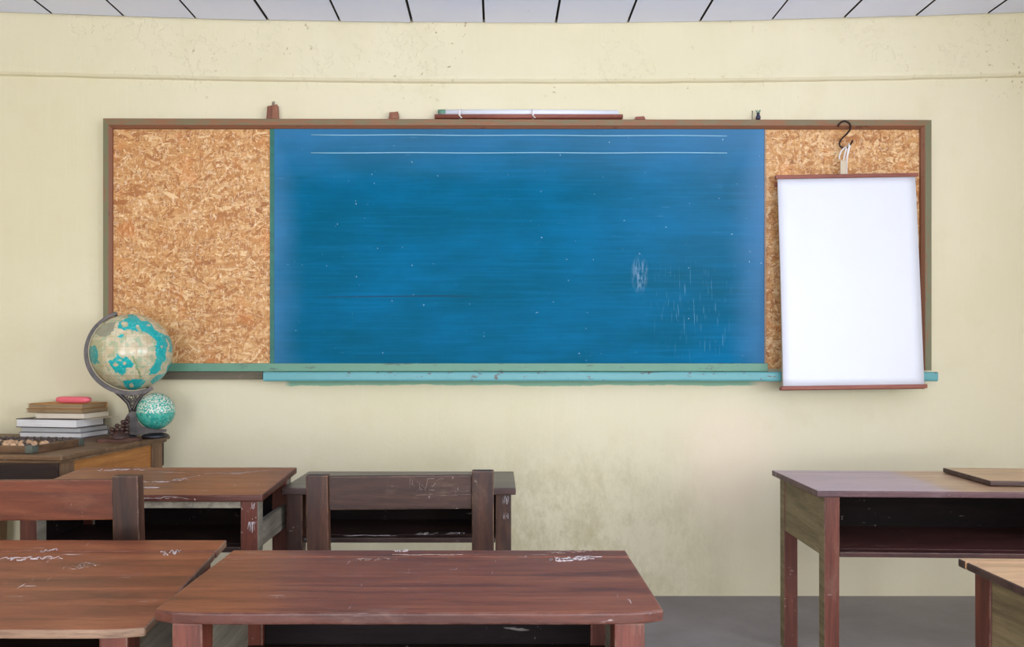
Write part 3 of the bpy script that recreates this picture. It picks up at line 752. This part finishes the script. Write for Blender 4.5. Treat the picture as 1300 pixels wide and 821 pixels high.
# scribbles on upright faces
def upright_marks(t, x, y, z, w, h, seed, mat='chalk', r=.0012):
    obj('chalk_scribble', scribble(lambda p, q: (x+p, y, z+q), w, h, seed, 8, r), mat, t)
T_, tp, zt, w, d, lx, ly, lw = dA
upright_marks(T_, w-.05, -ly-.0006, .6, .022, .035, 41, r=.0012)
upright_marks(T_, w-.04, -ly-.0006, .675, .012, .02, 42, r=.0008)
upright_marks(T_, -w+.18, -d-.0012, zt(-d)-.013, .14, .008, 43, r=.0008)
upright_marks(T_, -w+.40, -d-.0012, zt(-d)-.012, .1, .006, 44, r=.0007)
T_, tp, zt, w, d, lx, ly, lw = dB
upright_marks(T_, w-.045, -ly-.0006, .64, .018, .03, 45, r=.0009); upright_marks(T_, w-.045, -ly-.0006, .59, .018, .02, 46, r=.0008)
bm = scribble(lambda p, q: (-.2+p, -ly+.03+q, .5235), .14, .01, 47, 6, .0012); obj('chalk_scribble', bm, 'chalk', T_)
bm = scribble(lambda p, q: (.05+p, -ly+.05+q, .5235), .05, .03, 48, 8, .0012); obj('chalk_scribble', bm, 'chalk', T_)
bm = scribble(lambda p, q: (.16+p, -ly+.06+q, .5235), .07, .02, 49, 8, .0012); obj('chalk_scribble', bm, 'chalk', T_)
T_, tp, zt, w, d, lx, ly, lw = dE
upright_marks(T_, -w+.13, ly-lw+.0095, .58, .1, .1, 50, 'scratch', .0007)
upright_marks(T_, -w+.24, ly-lw+.0095, .6, .05, .09, 51, 'scratch', .0007)

# board lying on the right desk
bz = dE[2](0) ; 
bd = bmesh.new(); worn_slab(bd, -.16, .16, -.17, .17, .018, .018, .018, .004, 12, .002)
bo = obj('wooden_board', bd, ['top_tan', 'edge_dark']); 
bp = Vector((1.905, 2.93))
bo.location = (bp.x, bp.y, dE[2](bp.y - 2.915) + .0025); bo.rotation_euler = (math.atan2(dE[2](.1)-dE[2](-.1), .2), 0, math.radians(-4))
tag(bo, 'tan wooden board lying on right end of the open-shelf desk', 'board')

# ------------------------------------------------------------------ chairs
def chair(label, cx, Y, W, pw, ztop, rail0, rail1, post_mat, rail_mat, tilt=0, dl=0, sd=.4):
    t = thing('wooden_chair', label, 'chair', (cx, Y, 0), tilt, 'wooden chairs at the desks')
    h = W/2; pd = .038
    for sx in (-1, 1):
        a, b = sorted((sx*h, sx*(h-pw))); zz = ztop + (dl if sx < 0 else 0)
        bm = bmesh.new()
        # post: straight from the floor, leaning back a little above the seat
        hexa(bm, [(a,.0,.0),(b,.0,.0),(b,pd,.0),(a,pd,.0),(a,.0,.44),(b,.0,.44),(b,pd,.44),(a,pd,.44)], .003)
        hexa(bm, [(a,.0,.4385),(b,.0,.4385),(b,pd,.4385),(a,pd,.4385),(a,-.022,zz),(b,-.022,zz),(b,pd-.024,zz),(a,pd-.024,zz)], .004)
        obj('rear_leg', bm, post_mat, t)
        bm = B(a, b-.0 if sx<0 else b, .0+sd-.06, sd-.02, 0, .4245, bev=.003); obj('front_leg', bm, post_mat, t)
        bm = B(a+.012, b-.012, pd+.0005, sd-.0605, .2, .235, bev=.002); obj('stretcher', bm, rail_mat, t)
    L = lambda z: -.022*(z-.44)/(ztop-.44)
    bm = bmesh.new(); i = h - pw - .0006
    hexa(bm, [(-i,L(rail0)+.008,rail0),(i,L(rail0)+.008,rail0+.004),(i,L(rail0)+.03,rail0+.004),(-i,L(rail0)+.03,rail0),
              (-i,L(rail1)+.008,rail1),(i,L(rail1)+.008,rail1+.004),(i,L(rail1)+.03,rail1+.004),(-i,L(rail1)+.03,rail1)], .004)
    obj('back_rail', bm, rail_mat, t)
    bm = bmesh.new(); box(bm, -h+.004, h-.004, pd+.001, sd, .425, .447, .004); obj('seat', bm, rail_mat, t)
    return t, h, L
YB = 2.44
tB, hB, LB = chair('dark brown wooden chair with scratched back rail, pushed in at the middle desk', (X(390,YB)+X(627,YB))/2, YB, X(627,YB)-X(390,YB), .068, Z(597.5,YB-.02), Z(647,YB), Z(604,YB), 'leg_dark', 'rail_dark', 0, -.014)
upright_marks(tB, .03, LB(.76)+.0065, .745, .08, .035, 61, 'scratch', .0008); upright_marks(tB, .05, LB(.74)+.0065, .728, .16, .003, 62, 'scratch', .0007)
YA = 2.12
xr = X(179.5, YA); wA = .6
tA, hA, LA = chair('red-brown wooden chair cut off by left photo edge, behind the sloping front left desk', xr - wA/2, YA, wA, .071, Z(604,YA-.02), Z(661,YA), Z(609.5,YA), 'leg_dark', 'rail_red', sd=.345)

# ------------------------------------------------------------------ teacher's table
ZT = EYE - .36
th = math.radians(-5)
tc = Vector((-1.540, 3.705))                                          # right rear corner of the top
def TT(u, v):                                                         # u = metres left of that corner, v = metres towards the room
    return Vector((tc.x - u*math.cos(th) + v*math.sin(th), tc.y - u*math.sin(th) - v*math.cos(th)))
org = TT(.45, .4)
tt = thing('teacher_table', 'old brown wooden table with orange side apron in the left corner under the globe', 'table', (org.x, org.y, 0), th)
bm = bmesh.new()
worn_slab(bm, -.45, .45, -.4, .4, ZT, ZT, .018, .006, 21, .0015)
obj('tabletop', bm, ['t_top', 't_top'], tt)
bm = B(-.44, .44, -.39, .39, ZT-.03, ZT-.0185, bev=.005); obj('edge_moulding', bm, 't_top', tt)
for sx in (-1, 1):
    for sy in (-1, 1):
        x1 = sx*.425; x0 = x1 - sx*.09; y1 = sy*.375; y0 = y1 - sy*.09
        a, b = sorted((x0, x1)); c, e = sorted((y0, y1))
        bm = bmesh.new(); m = .012
        hexa(bm, [(a+m,c+m,0),(b-m,c+m,0),(b-m,e-m,0),(a+m,e-m,0),(a,c,ZT-.15),(b,c,ZT-.15),(b,e,ZT-.15),(a,e,ZT-.15)], .004)
        box(bm, a, b, c, e, ZT-.151, ZT-.0305, .003)
        obj('leg', bm, 't_leg', tt)
for sx in (-1, 1):
    a, b = sorted((sx*.418, sx*.396)); bm = B(a, b, -.2845, .2845, ZT-.14, ZT-.031, bev=.002); obj('side_apron', bm, 't_orange', tt)['label'] = 'orange side apron'
for sy in (-1, 1):
    a, b = sorted((sy*.3755, sy*.387)); bm = B(-.425, .425, a, b, ZT-.14, ZT-.031, bev=.002); obj('front_apron' if sy < 0 else 'back_apron', bm, 't_dark', tt)

# ------------------------------------------------------------------ globe
YG = 3.575; gx = X(194, YG); gz = ZT
ga = math.atan2(-gx, YG)
gl = thing('globe', 'large teal and cream world globe with small globe on its stand, on corner table', 'globe', (gx, YG, gz), ga)
SH, SV = F/YG/math.cos(ga)*1.0, F/YG
def gp(cx, cy):                                                       # crop pixel -> plane of the stand (x, z)
    px, py = 100 + cx/4.323, 380 + cy/4.323
    return ((px - 194)/SH, (VY - py)/SV + .36)
gc = gp(293, 288); GR = .1715
def pip(x, y, poly):
    ins = False; j = len(poly)-1
    for i in range(len(poly)):
        xi, yi = poly[i]; xj, yj = poly[j]
        if (yi > y) != (yj > y) and x < (xj-xi)*(y-yi)/(yj-yi)+xi: ins = not ins
        j = i
    return ins
SEAS = [
 [(222,165),(232,142),(262,122),(280,112),(268,98),(300,93),(325,110),(340,128),(380,128),(402,150),(418,178),(445,190),(468,200),(492,205),(506,228),(511,270),(500,300),(487,286),(490,250),(480,222),(470,216),(482,252),(469,292),(474,328),(450,345),(440,382),(410,407),(384,400),(386,380),(410,350),(420,318),(414,280),(420,232),(398,212),(366,192),(336,172),(330,150),(316,160),(332,186),(300,178),(252,181),(232,174)],
 [(176,338),(202,326),(225,298),(250,318),(272,312),(303,345),(300,372),(272,368),(262,395),(245,412),(228,388),(212,392),(200,362)],
 [(246,440),(270,432),(300,424),(368,434),(344,468),(308,490),(272,482)],
 [(388,438),(420,408),(462,402),(480,360),(500,338),(497,382),(465,424),(424,447),(396,458)],
 [(74,290),(88,262),(116,256),(132,300),(128,345),(98,352),(82,330)],
 [(228,214),(252,198),(262,204),(240,222)],
]
ISL = [(258,150,16),(292,462,12),(218,352,9),(262,345,8),(240,330,6),(380,150,7),(448,260,7),(350,205,5)]
def sphere_map(radius, loc, parent, name, colfn, nu=300, nv=170):
    bm = bmesh.new(); layer = bm.verts.layers.float_color.new('map'); grid = []
    for j in range(nv+1):
        t = PI*j/nv; row_ = []
        for i in range(nu):
            if j in (0, nv) and i: row_.append(row_[0]); continue
            p = 2*PI*i/nu; dvec = Vector((math.sin(t)*math.cos(p), math.sin(t)*math.sin(p), math.cos(t)))
            v = bm.verts.new(dvec*radius); v[layer] = colfn(dvec); row_.append(v)
        grid.append(row_)
    for j in range(nv):
        for i in range(nu):
            q = []
            for v in (grid[j][i], grid[j+1][i], grid[j+1][(i+1)%nu], grid[j][(i+1)%nu]):
                if v not in q: q.append(v)
            bm.faces.new(q)
    o = obj(name, bm, 'map', parent, True); o.location = loc; return o
TEAL, TEALD, CREAM, SAND, GREEN, GREY = (0,172,172), (8,140,138), (206,196,166), (188,168,132), (140,166,132), (128,127,112)
def mixc(a, b, f): return tuple(x*(1-f)+y*f for x, y in zip(a, b))
def fbm(p, o=4):
    s, a, t = 0, 1, 0
    for k in range(o): s += a*noise.noise(p*(2**k)); t += a; a *= .55
    return s/t
def big_col(dv):
    w = Vector((fbm(dv*9), fbm(dv*9+Vector((5,3,1))), fbm(dv*9+Vector((1,8,4)))))
    w2 = Vector((fbm(dv*24), fbm(dv*24+Vector((5,3,1))), fbm(dv*24+Vector((1,8,4)))))
    q = dv + w*.06 + w2*.025
    cx, cy = 293 + q.x*218, 288 - q.z*199
    n = fbm(dv*5+Vector((3,3,3)))
    base = mixc(CREAM, SAND, max(0, min(1, .35+n*1.6)))
    gn = fbm(dv*7+Vector((11,0,2)))
    if gn > .02: base = mixc(base, GREEN, min(1, (gn-.02)*5)*.65)
    if dv.y < .05:
        if pip(cx, cy, [(105,195),(128,162),(160,142),(222,140),(205,185),(180,208),(140,212)]): base = mixc(base, GREY, .8)
        if cx < 150 and cy > 230: base = mixc(base, (150,150,110), .5)
        sea = any(pip(cx, cy, s) for s in SEAS)
        # chain of mountains / coast line
        d = abs((cx-305) - (cy-320)*.38)
        if 310 < cy < 420 and d < 5: base = mixc(base, (110,140,90), .8)
        if sea:
            sea = not any((cx-a)**2+(cy-b)**2 < r*r for a, b, r in ISL)
    else: sea = fbm(dv*2.3+Vector((1,5,2))) > .02
    lon, lat = math.atan2(dv.y, dv.x), math.asin(max(-1, min(1, dv.z)))
    grid_ = min(abs((lon/(PI/12)) % 1 - .5) * math.cos(lat), abs((lat/(PI/12)) % 1 - .5)) < .045
    if not sea and grid_: base = mixc(base, (150,140,110), .35)
    if sea:
        lf = fbm(dv*22)
        c = TEALD if (cx < 140 and dv.y < .05) else mixc(TEAL, TEALD, max(0, min(1, .3+lf*1.2)))
        if fbm(dv*26+Vector((4,4,4))) > .3: c = mixc(c, (190,215,200), .6)
        base = c
    elif fbm(dv*30+Vector((2,7,4))) > .3: base = mixc(base, (158,120,84), .45)
    elif fbm(dv*12+Vector((2,1,9))) > .3: base = mixc(base, (110,170,150), .5)
    return lin(base)
sphere_map(GR, (gc[0], 0, gc[1]), gl, 'globe_sphere', big_col)
def small_col(dv):
    n = fbm(dv*3+Vector((7,1,0))); c = mixc((30,150,138), (70,176,156), max(0, min(1, .5+n*2)))
    if fbm(dv*6+Vector((2,9,3))) > .16: c = mixc(c, (16,120,116), .7)
    if dv.z > -.05 and fbm(dv*13+Vector((3,1,8)), 4) > .08 - dv.z*.12: c = (214,214,196)
    elif fbm(dv*15+Vector((3,1,8)), 3) > .3: c = (170,196,170)
    return lin(c)
sc_ = gp(423, 612); SR = .0825
sphere_map(SR, (sc_[0], -.005, sc_[1]), gl, 'small_globe', small_col, 220, 130)
# half meridian arm
bm = bmesh.new(); n = 60; ring = []
for k in range(n+1):
    a = math.radians(109 + (298-109)*k/n)
    r0 = GR*1.025; r1 = GR*(1.105 + .035*max(0, math.sin((a-PI*.9)*1.1)))
    hw_ = .011
    ca, sa = math.cos(a), math.sin(a)
    ring.append([bm.verts.new((gc[0]+r*ca, y, gc[1]+r*sa)) for r, y in ((r0,-hw_),(r1,-hw_),(r1,hw_),(r0,hw_))])
for k in range(n):
    for i in range(4): bm.faces.new([ring[k][i], ring[k][(i+1)%4], ring[k+1][(i+1)%4], ring[k+1][i]])
bm.faces.new(ring[0]); bm.faces.new(ring[-1][::-1])
bmesh.ops.recalc_face_normals(bm, faces=bm.faces[:])
bmesh.ops.bevel(bm, geom=[e for e in bm.edges if e.calc_face_angle(0) > .8], offset=.002, segments=2, affect='EDGES')
obj('meridian_arm', bm, 'stand', gl)
for a in (112, 292):
    ca, sa = math.cos(math.radians(a)), math.sin(math.radians(a)); bm = bmesh.new()
    tube(bm, [(gc[0]+ca*GR*.985, 0, gc[1]+sa*GR*.985), (gc[0]+ca*GR*1.12, 0, gc[1]+sa*GR*1.12)], [.007,.006], 12)
    obj('axis_pin', bm, 'stand', gl)
# openwork yoke between the arm and the foot
bm = bmesh.new()
def bar(pts, r): tube(bm, [(gp(*p)[0], 0, gp(*p)[1]) for p in pts], r, 8)
bar([(190,490),(240,530),(272,565),(285,598),(288,622)], [.007,.009,.008,.008,.009])
bar([(385,500),(350,522),(322,556),(305,592),(300,622)], [.006,.007,.007,.008,.009])
bar([(235,505),(290,520),(350,512)], [.006]*3)
for (cx, cy, r) in ((255,520,.013),(290,535,.016),(325,528,.013),(295,567,.011),(278,552,.008),(312,550,.008)):
    q = gp(cx, cy); tube(bm, [(q[0]+r*math.cos(t), 0, q[1]+r*math.sin(t)) for t in [2*PI*k/16 for k in range(17)]], .0035, 6)
    tube(bm, [(q[0]+r*.45*math.cos(t), 0, q[1]+r*.45*math.sin(t)) for t in [2*PI*k/10 for k in range(11)]], .0025, 6)
obj('yoke', bm, 'stand', gl)
foot = [(255,650),(268,628),(284,612),(306,610),(318,622),(320,648),(330,672),(352,694),(388,706),(440,712),(484,716),(480,728),(430,734),(360,738),(290,742),(222,742),(232,705),(244,672)]
bm = bmesh.new(); prism(bm, [gp(*p) for p in foot], -.016, .016, .005); obj('foot', bm, 'stand', gl)
bm = bmesh.new()
q = gp(420, 735); lathe(bm, [(.052, .0), (.058, .004), (.058, .012), (.05, .018), (.02, .024)], 36, (q[0], 0, 0)); 
q2 = gp(270, 735); lathe(bm, [(.036, .0), (.04, .004), (.04, .012), (.03, .018), (.012, .022)], 30, (q2[0], 0, 0))
obj('base', bm, 'black', gl)
bm = bmesh.new(); tube(bm, [(sc_[0], -.003, sc_[1]-SR*.985), (sc_[0]+.004, -.002, gp(423, 716)[1])], [.008, .01], 12); obj('small_globe_post', bm, 'stand', gl)

# carved ornament in front of the globe
YN = 3.43; nx = X(151, YN)
orn = thing('carved_ornament', 'small carved dark wooden ornament on a brown plate beside the globe', 'ornament', (nx, YN, ZT), math.atan2(-nx, YN))
bm = bmesh.new()
pl = [(-.085,-.03),(-.09,-.01),(-.085,.025),(-.06,.035),(.06,.035),(.09,.02),(.092,-.012),(.08,-.032),(0,-.036)]
t_ = bmesh.new(); a = [t_.verts.new((x,y,0)) for x, y in pl]; b = [t_.verts.new((x*.96,y*.96,.014)) for x, y in pl]
t_.faces.new(a[::-1]); t_.faces.new(b)
for i in range(len(pl)): t_.faces.new([a[i], a[(i+1)%len(pl)], b[(i+1)%len(pl)], b[i]])
bmesh.ops.bevel(t_, geom=t_.edges[:], offset=.003, segments=2, affect='EDGES'); merge(bm, t_)
obj('plate', bm, 'plate', orn)
bm = bmesh.new()
def blob(c, r, sq=1):
    lathe(bm, [(r*math.sin(PI*k/8)+1e-5, -r*sq*math.cos(PI*k/8)) for k in range(9)], 10, c)
for i in range(4):
    top = 2 + i if i < 3 else 5
    for j in range(top + 1):
        for yy in (-.012, .008):
            blob((-.028 + i*.019 + random.uniform(-.002,.002) + j*.0012, yy + random.uniform(-.003,.003), .022 + j*.0155), .0125 - j*.0008, .85)
lathe(bm, [(.046, .013), (.044, .02), (.036, .03), (.02, .05)], 20, (.0, 0, 0))
obj('carving', bm, 'carve', orn)

# ------------------------------------------------------------------ books and papers
def book(name, label, cat, loc, rz, w, d, t, cover, page, ct=.0022, over=.003, spine='back', wav=0, seed=0):
    """origin at the front right corner of the bottom; w runs left, d runs back"""
    o = thing(name, label, cat, loc, rz, 'books stacked on the corner table')
    bm = bmesh.new()
    box(bm, -w, 0, 0, d, 0, ct, .0007); box(bm, -w, 0, 0, d, t-ct, t, .0007)
    box(bm, -w, 0, d-ct*1.2, d, ct+.0002, t-ct-.0002, .0005)
    if wav: 
        bmesh.ops.subdivide_edges(bm, edges=[e for e in bm.edges if e.calc_length() > .05], cuts=8, use_grid_fill=True)
        for v in bm.verts:
            if v.co.z > t*.5: v.co.z += max(0, noise.noise((v.co.x*14+seed, v.co.y*10, seed)))*wav
    obj('cover', bm, cover, o)
    bm = bmesh.new()
    n = max(3, int(t/.0022)) if wav else 1
    for k in range(n):
        z0 = ct + .0003 + (t-2*ct-.0006)*k/n; z1 = ct + .0003 + (t-2*ct-.0006)*(k+1)/n
        rn = random.Random(seed*31+k); e = rn.uniform(0, .007) if wav else 0
        box(bm, -w+over+e, -over-rn.uniform(0,.004)*(1 if wav else 0), over+e, d-ct*1.4, z0, z1, .0003)
    obj('pages', bm, page, o)
    return o
YK = 3.56
bx_, by_ = X(103, YK), YK
rz = math.radians(-9)
z = ZT + .0002
book('book', 'lowest white-paged book in the stack on the corner table', 'book', (bx_+.0, by_, z), rz, .315, .195, .0235, 'cover_blue', 'pages_w'); z += .0238
book('book', 'grey-paged book second from the bottom of the stack', 'book', (bx_-.001, by_-.002, z), rz, .305, .195, .0215, 'cover_grey', 'pages_g'); z += .0218
book('book', 'thick white book with dark cover in the middle of the stack', 'book', (bx_-.018, by_-.006, z), rz-.02, .312, .19, .039, 'cover_dark', 'pages_w', .0028); z += .0393
def sheet(name, label, cat, loc, rz, w, d, t, mat, curl=.004):
    bm = bmesh.new(); box(bm, -w, 0, 0, d, 0, t, .0003)
    bmesh.ops.subdivide_edges(bm, edges=[e for e in bm.edges if e.calc_length() > .05], cuts=8, use_grid_fill=True)
    o = obj(name, bm, mat); o.location = loc; o.rotation_euler = (0, 0, rz); return tag(o, label, cat)
sheet('paper_sheet', 'loose cream sheet sticking out right of the thick white book', 'paper', (bx_+.055, by_+.02, z), rz-.05, .3, .165, .0016, 'paper_old'); z += .0018
book('booklet', 'white booklet with loose pages lying on the thick white book', 'booklet', (bx_+.012, by_+.004, z), rz+.03, .25, .18, .024, 'paper_old', 'pages_c', .0012, .002, wav=.001, seed=3); z += .0255
book('booklet', 'yellowed brown booklet below the topmost one in the stack', 'booklet', (bx_+.0, by_+.002, z), rz, .285, .185, .018, 'cover_tan', 'pages_o', .0014, .002, wav=.0012, seed=4); z += .0195
book('booklet', 'worn booklet with orange cover on top of the stack, under the pink case', 'booklet', (bx_+.002, by_+.006, z), rz+.015, .278, .18, .022, 'cover_orange', 'pages_o', .0014, .002, wav=.0012, seed=6); z += .0235
# pink case
bm = bmesh.new(); n = 28; rings = []
for k in range(n+1):
    u = -1 + 2*k/n; s = (1 - abs(u)**5)**.5 if abs(u) < 1 else 0.02
    s = max(s, .05)
    rings.append([bm.verts.new((u*.088, .024*s*math.copysign(abs(math.cos(q))**.7, math.cos(q)), .0155 + .0155*s*math.copysign(abs(math.sin(q))**.7, math.sin(q)))) for q in [2*PI*j/20 for j in range(20)]])
for k in range(n):
    for j in range(20): bm.faces.new([rings[k][j], rings[k][(j+1)%20], rings[k+1][(j+1)%20], rings[k+1][j]])
bm.faces.new(rings[0][::-1]); bm.faces.new(rings[-1])
pc = obj('pink_case', bm, 'pink', None, True); yy = by_ + .06; pc.location = (X(93.5, yy), yy, z+.0004); pc.rotation_euler = (0, 0, rz)
tag(pc, 'bright pink elongated plastic case lying on top of the book stack', 'case')

# ------------------------------------------------------------------ abacus
YQ = 2.985
ab = thing('abacus', 'wooden abacus with metal corners and tan and dark beads, front of the corner table', 'abacus', (X(41, YQ), YQ, ZT+.0003), math.radians(-8))
AW, AD, AH, fw = .47, .295, .027, .02
for nm, b_ in (('frame_bar', (-AW,0,0,fw)), ('frame_bar', (-AW,0,AD-fw,AD)), ('frame_bar', (-AW,-AW+fw,fw+.0005,AD-fw-.0005)), ('frame_bar', (-fw,0,fw+.0005,AD-fw-.0005))):
    obj(nm, B(b_[0], b_[1], b_[2], b_[3], 0, AH, bev=.002), 'aba', ab)
obj('backing_board', B(-AW+fw, -fw, fw, AD-fw, .0005, .003, bev=0), 'inside', ab)
db = AD*.66
obj('divider', B(-AW+fw+.0005, -fw-.0005, db-.006, db+.006, .0035, .025, bev=.001), 'aba', ab)
for sx in (0, 1):
    for sy in (0, 1):
        bm = bmesh.new(); e = .0013; s = .03
        x0, x1 = (-s, e) if sx == 0 else (-AW-e, -AW+s); y0, y1 = (-e, s) if sy == 0 else (AD-s, AD+e)
        xo = x1 if sx == 0 else x0; yo = y0 if sy == 0 else y1
        a, b = sorted((xo, xo + (-e if sx == 0 else e))); box(bm, a, b, y0, y1, .001, AH+e, .0004)
        a, b = sorted((yo, yo + (e if sy == 0 else -e))); box(bm, x0, x1, a, b, .001, AH+e, .0004)
        yi = sorted((yo, yo + (fw if sy == 0 else -fw))); box(bm, x0, x1, yi[0], yi[1], AH+.0001, AH+e, .0004)
        obj('metal_corner', bm, 'tin', ab)
bead_me = {}
def bead(mat, loc):
    if mat not in bead_me:
        bm = bmesh.new(); lathe(bm, [(.003,-.0085),(.008,-.008),(.0142,-.001),(.0142,.001),(.008,.008),(.003,.0085)], 14, mat=Matrix.Rotation(PI/2, 3, 'X'))
        o = obj('bead', bm, mat, ab); bead_me[mat] = o.data
    else: o = link(bpy.data.objects.new('bead', bead_me[mat]), ab)
    o.location = loc
nr = 13
for i in range(nr):
    x = -AW + fw + .018 + (AW - 2*fw - .036)*i/(nr-1)
    bm = bmesh.new(); tube(bm, [(x, fw-.002, .022), (x, AD-fw+.002, .022)], .0022, 8); obj('rod', bm, 'bamboo', ab)
    off = random.choice((0, .02, .04, .05))
    for k in range(5):
        y = fw + .0095 + k*.0175 + (off if k >= random.choice((1,2,3)) else 0)
        y = min(y, db - .016 - (4-k)*.0175) if off else y
        bead('bead_t' if (k + i) % 4 else 'bead_d', (x, y, .022))
    for k in range(2): bead('bead_d', (x, AD - fw - .0095 - k*.0175 - (.012 if i % 3 == 0 and k else 0), .022))

# ------------------------------------------------------------------ light: overcast sky and daylight through the windows, plus added upward fill
w = bpy.data.worlds.new('World'); bpy.context.scene.world = w; w.use_nodes = True
bg = w.node_tree.nodes['Background']; bg.inputs[0].default_value = (.75, .86, 1, 1); bg.inputs[1].default_value = 1.2
def area(name, loc, rot, sx, sy, power, col):
    l = bpy.data.lights.new(name, 'AREA'); l.shape = 'RECTANGLE'; l.size = sx; l.size_y = sy; l.energy = power; l.color = col
    o = bpy.data.objects.new(name, l); C.objects.link(o); o.location = loc; o.rotation_euler = rot; return o
# each window has a level skylight and an added fill tilted up at the ceiling
UP = math.radians(52)
def lit(axis, sgn, pos, win, sky, up_fill, csky, cfill):
    a0, a1, z0, z1 = win; am, zm, wa, wz = (a0+a1)/2, (z0+z1)/2, a1-a0-.06, z1-z0-.06
    for t, p, c, zz, hh in ((0, sky, csky, zm, wz), (UP, up_fill, cfill, z0+wz*.3, wz*.4)):
        if axis == 'x': area('daylight_and_fill', (pos+sgn*(.09+hh*.35*(t>0)), am, zz), (0, sgn*(PI/2+t), 0), hh, wa, p, c)
        else: area('daylight_and_fill', (am, pos-.09-hh*.35*(t>0), zz), (PI/2+t, 0, 0), wa, hh, p, c)
for w_, k in zip(WIN_R, (1, .4)): lit('x', 1, XR, w_, 100*k, 84*k, (.88,.94,1), (.8,.85,1))
for w_ in WIN_B_FILL: lit('y', -1, YR, w_, 88, 54, (.98,.98,1), (.8,.85,1))
for w_ in WIN_L_ADDED: lit('x', -1, XL, w_, 4, 6, (1,.95,.86), (.95,.95,1))

# ------------------------------------------------------------------ camera
cd = bpy.data.cameras.new('Camera'); cam = bpy.data.objects.new('Camera', cd); C.objects.link(cam)
cam.location = (0, 0, EYE); cam.rotation_euler = (PI/2, 0, 0)
cd.sensor_fit = 'HORIZONTAL'; cd.sensor_width = 36; cd.lens = 36*F/1300
cd.shift_x = (650 - VX)/1300; cd.shift_y = (VY - 410.5)/1300
cd.clip_start = .02
sc = bpy.context.scene; sc.camera = cam
vs = sc.view_settings; vs.view_transform = 'Standard'; vs.look = 'None'; vs.gamma = 1; vs.use_curve_mapping = False; vs.exposure = -.16
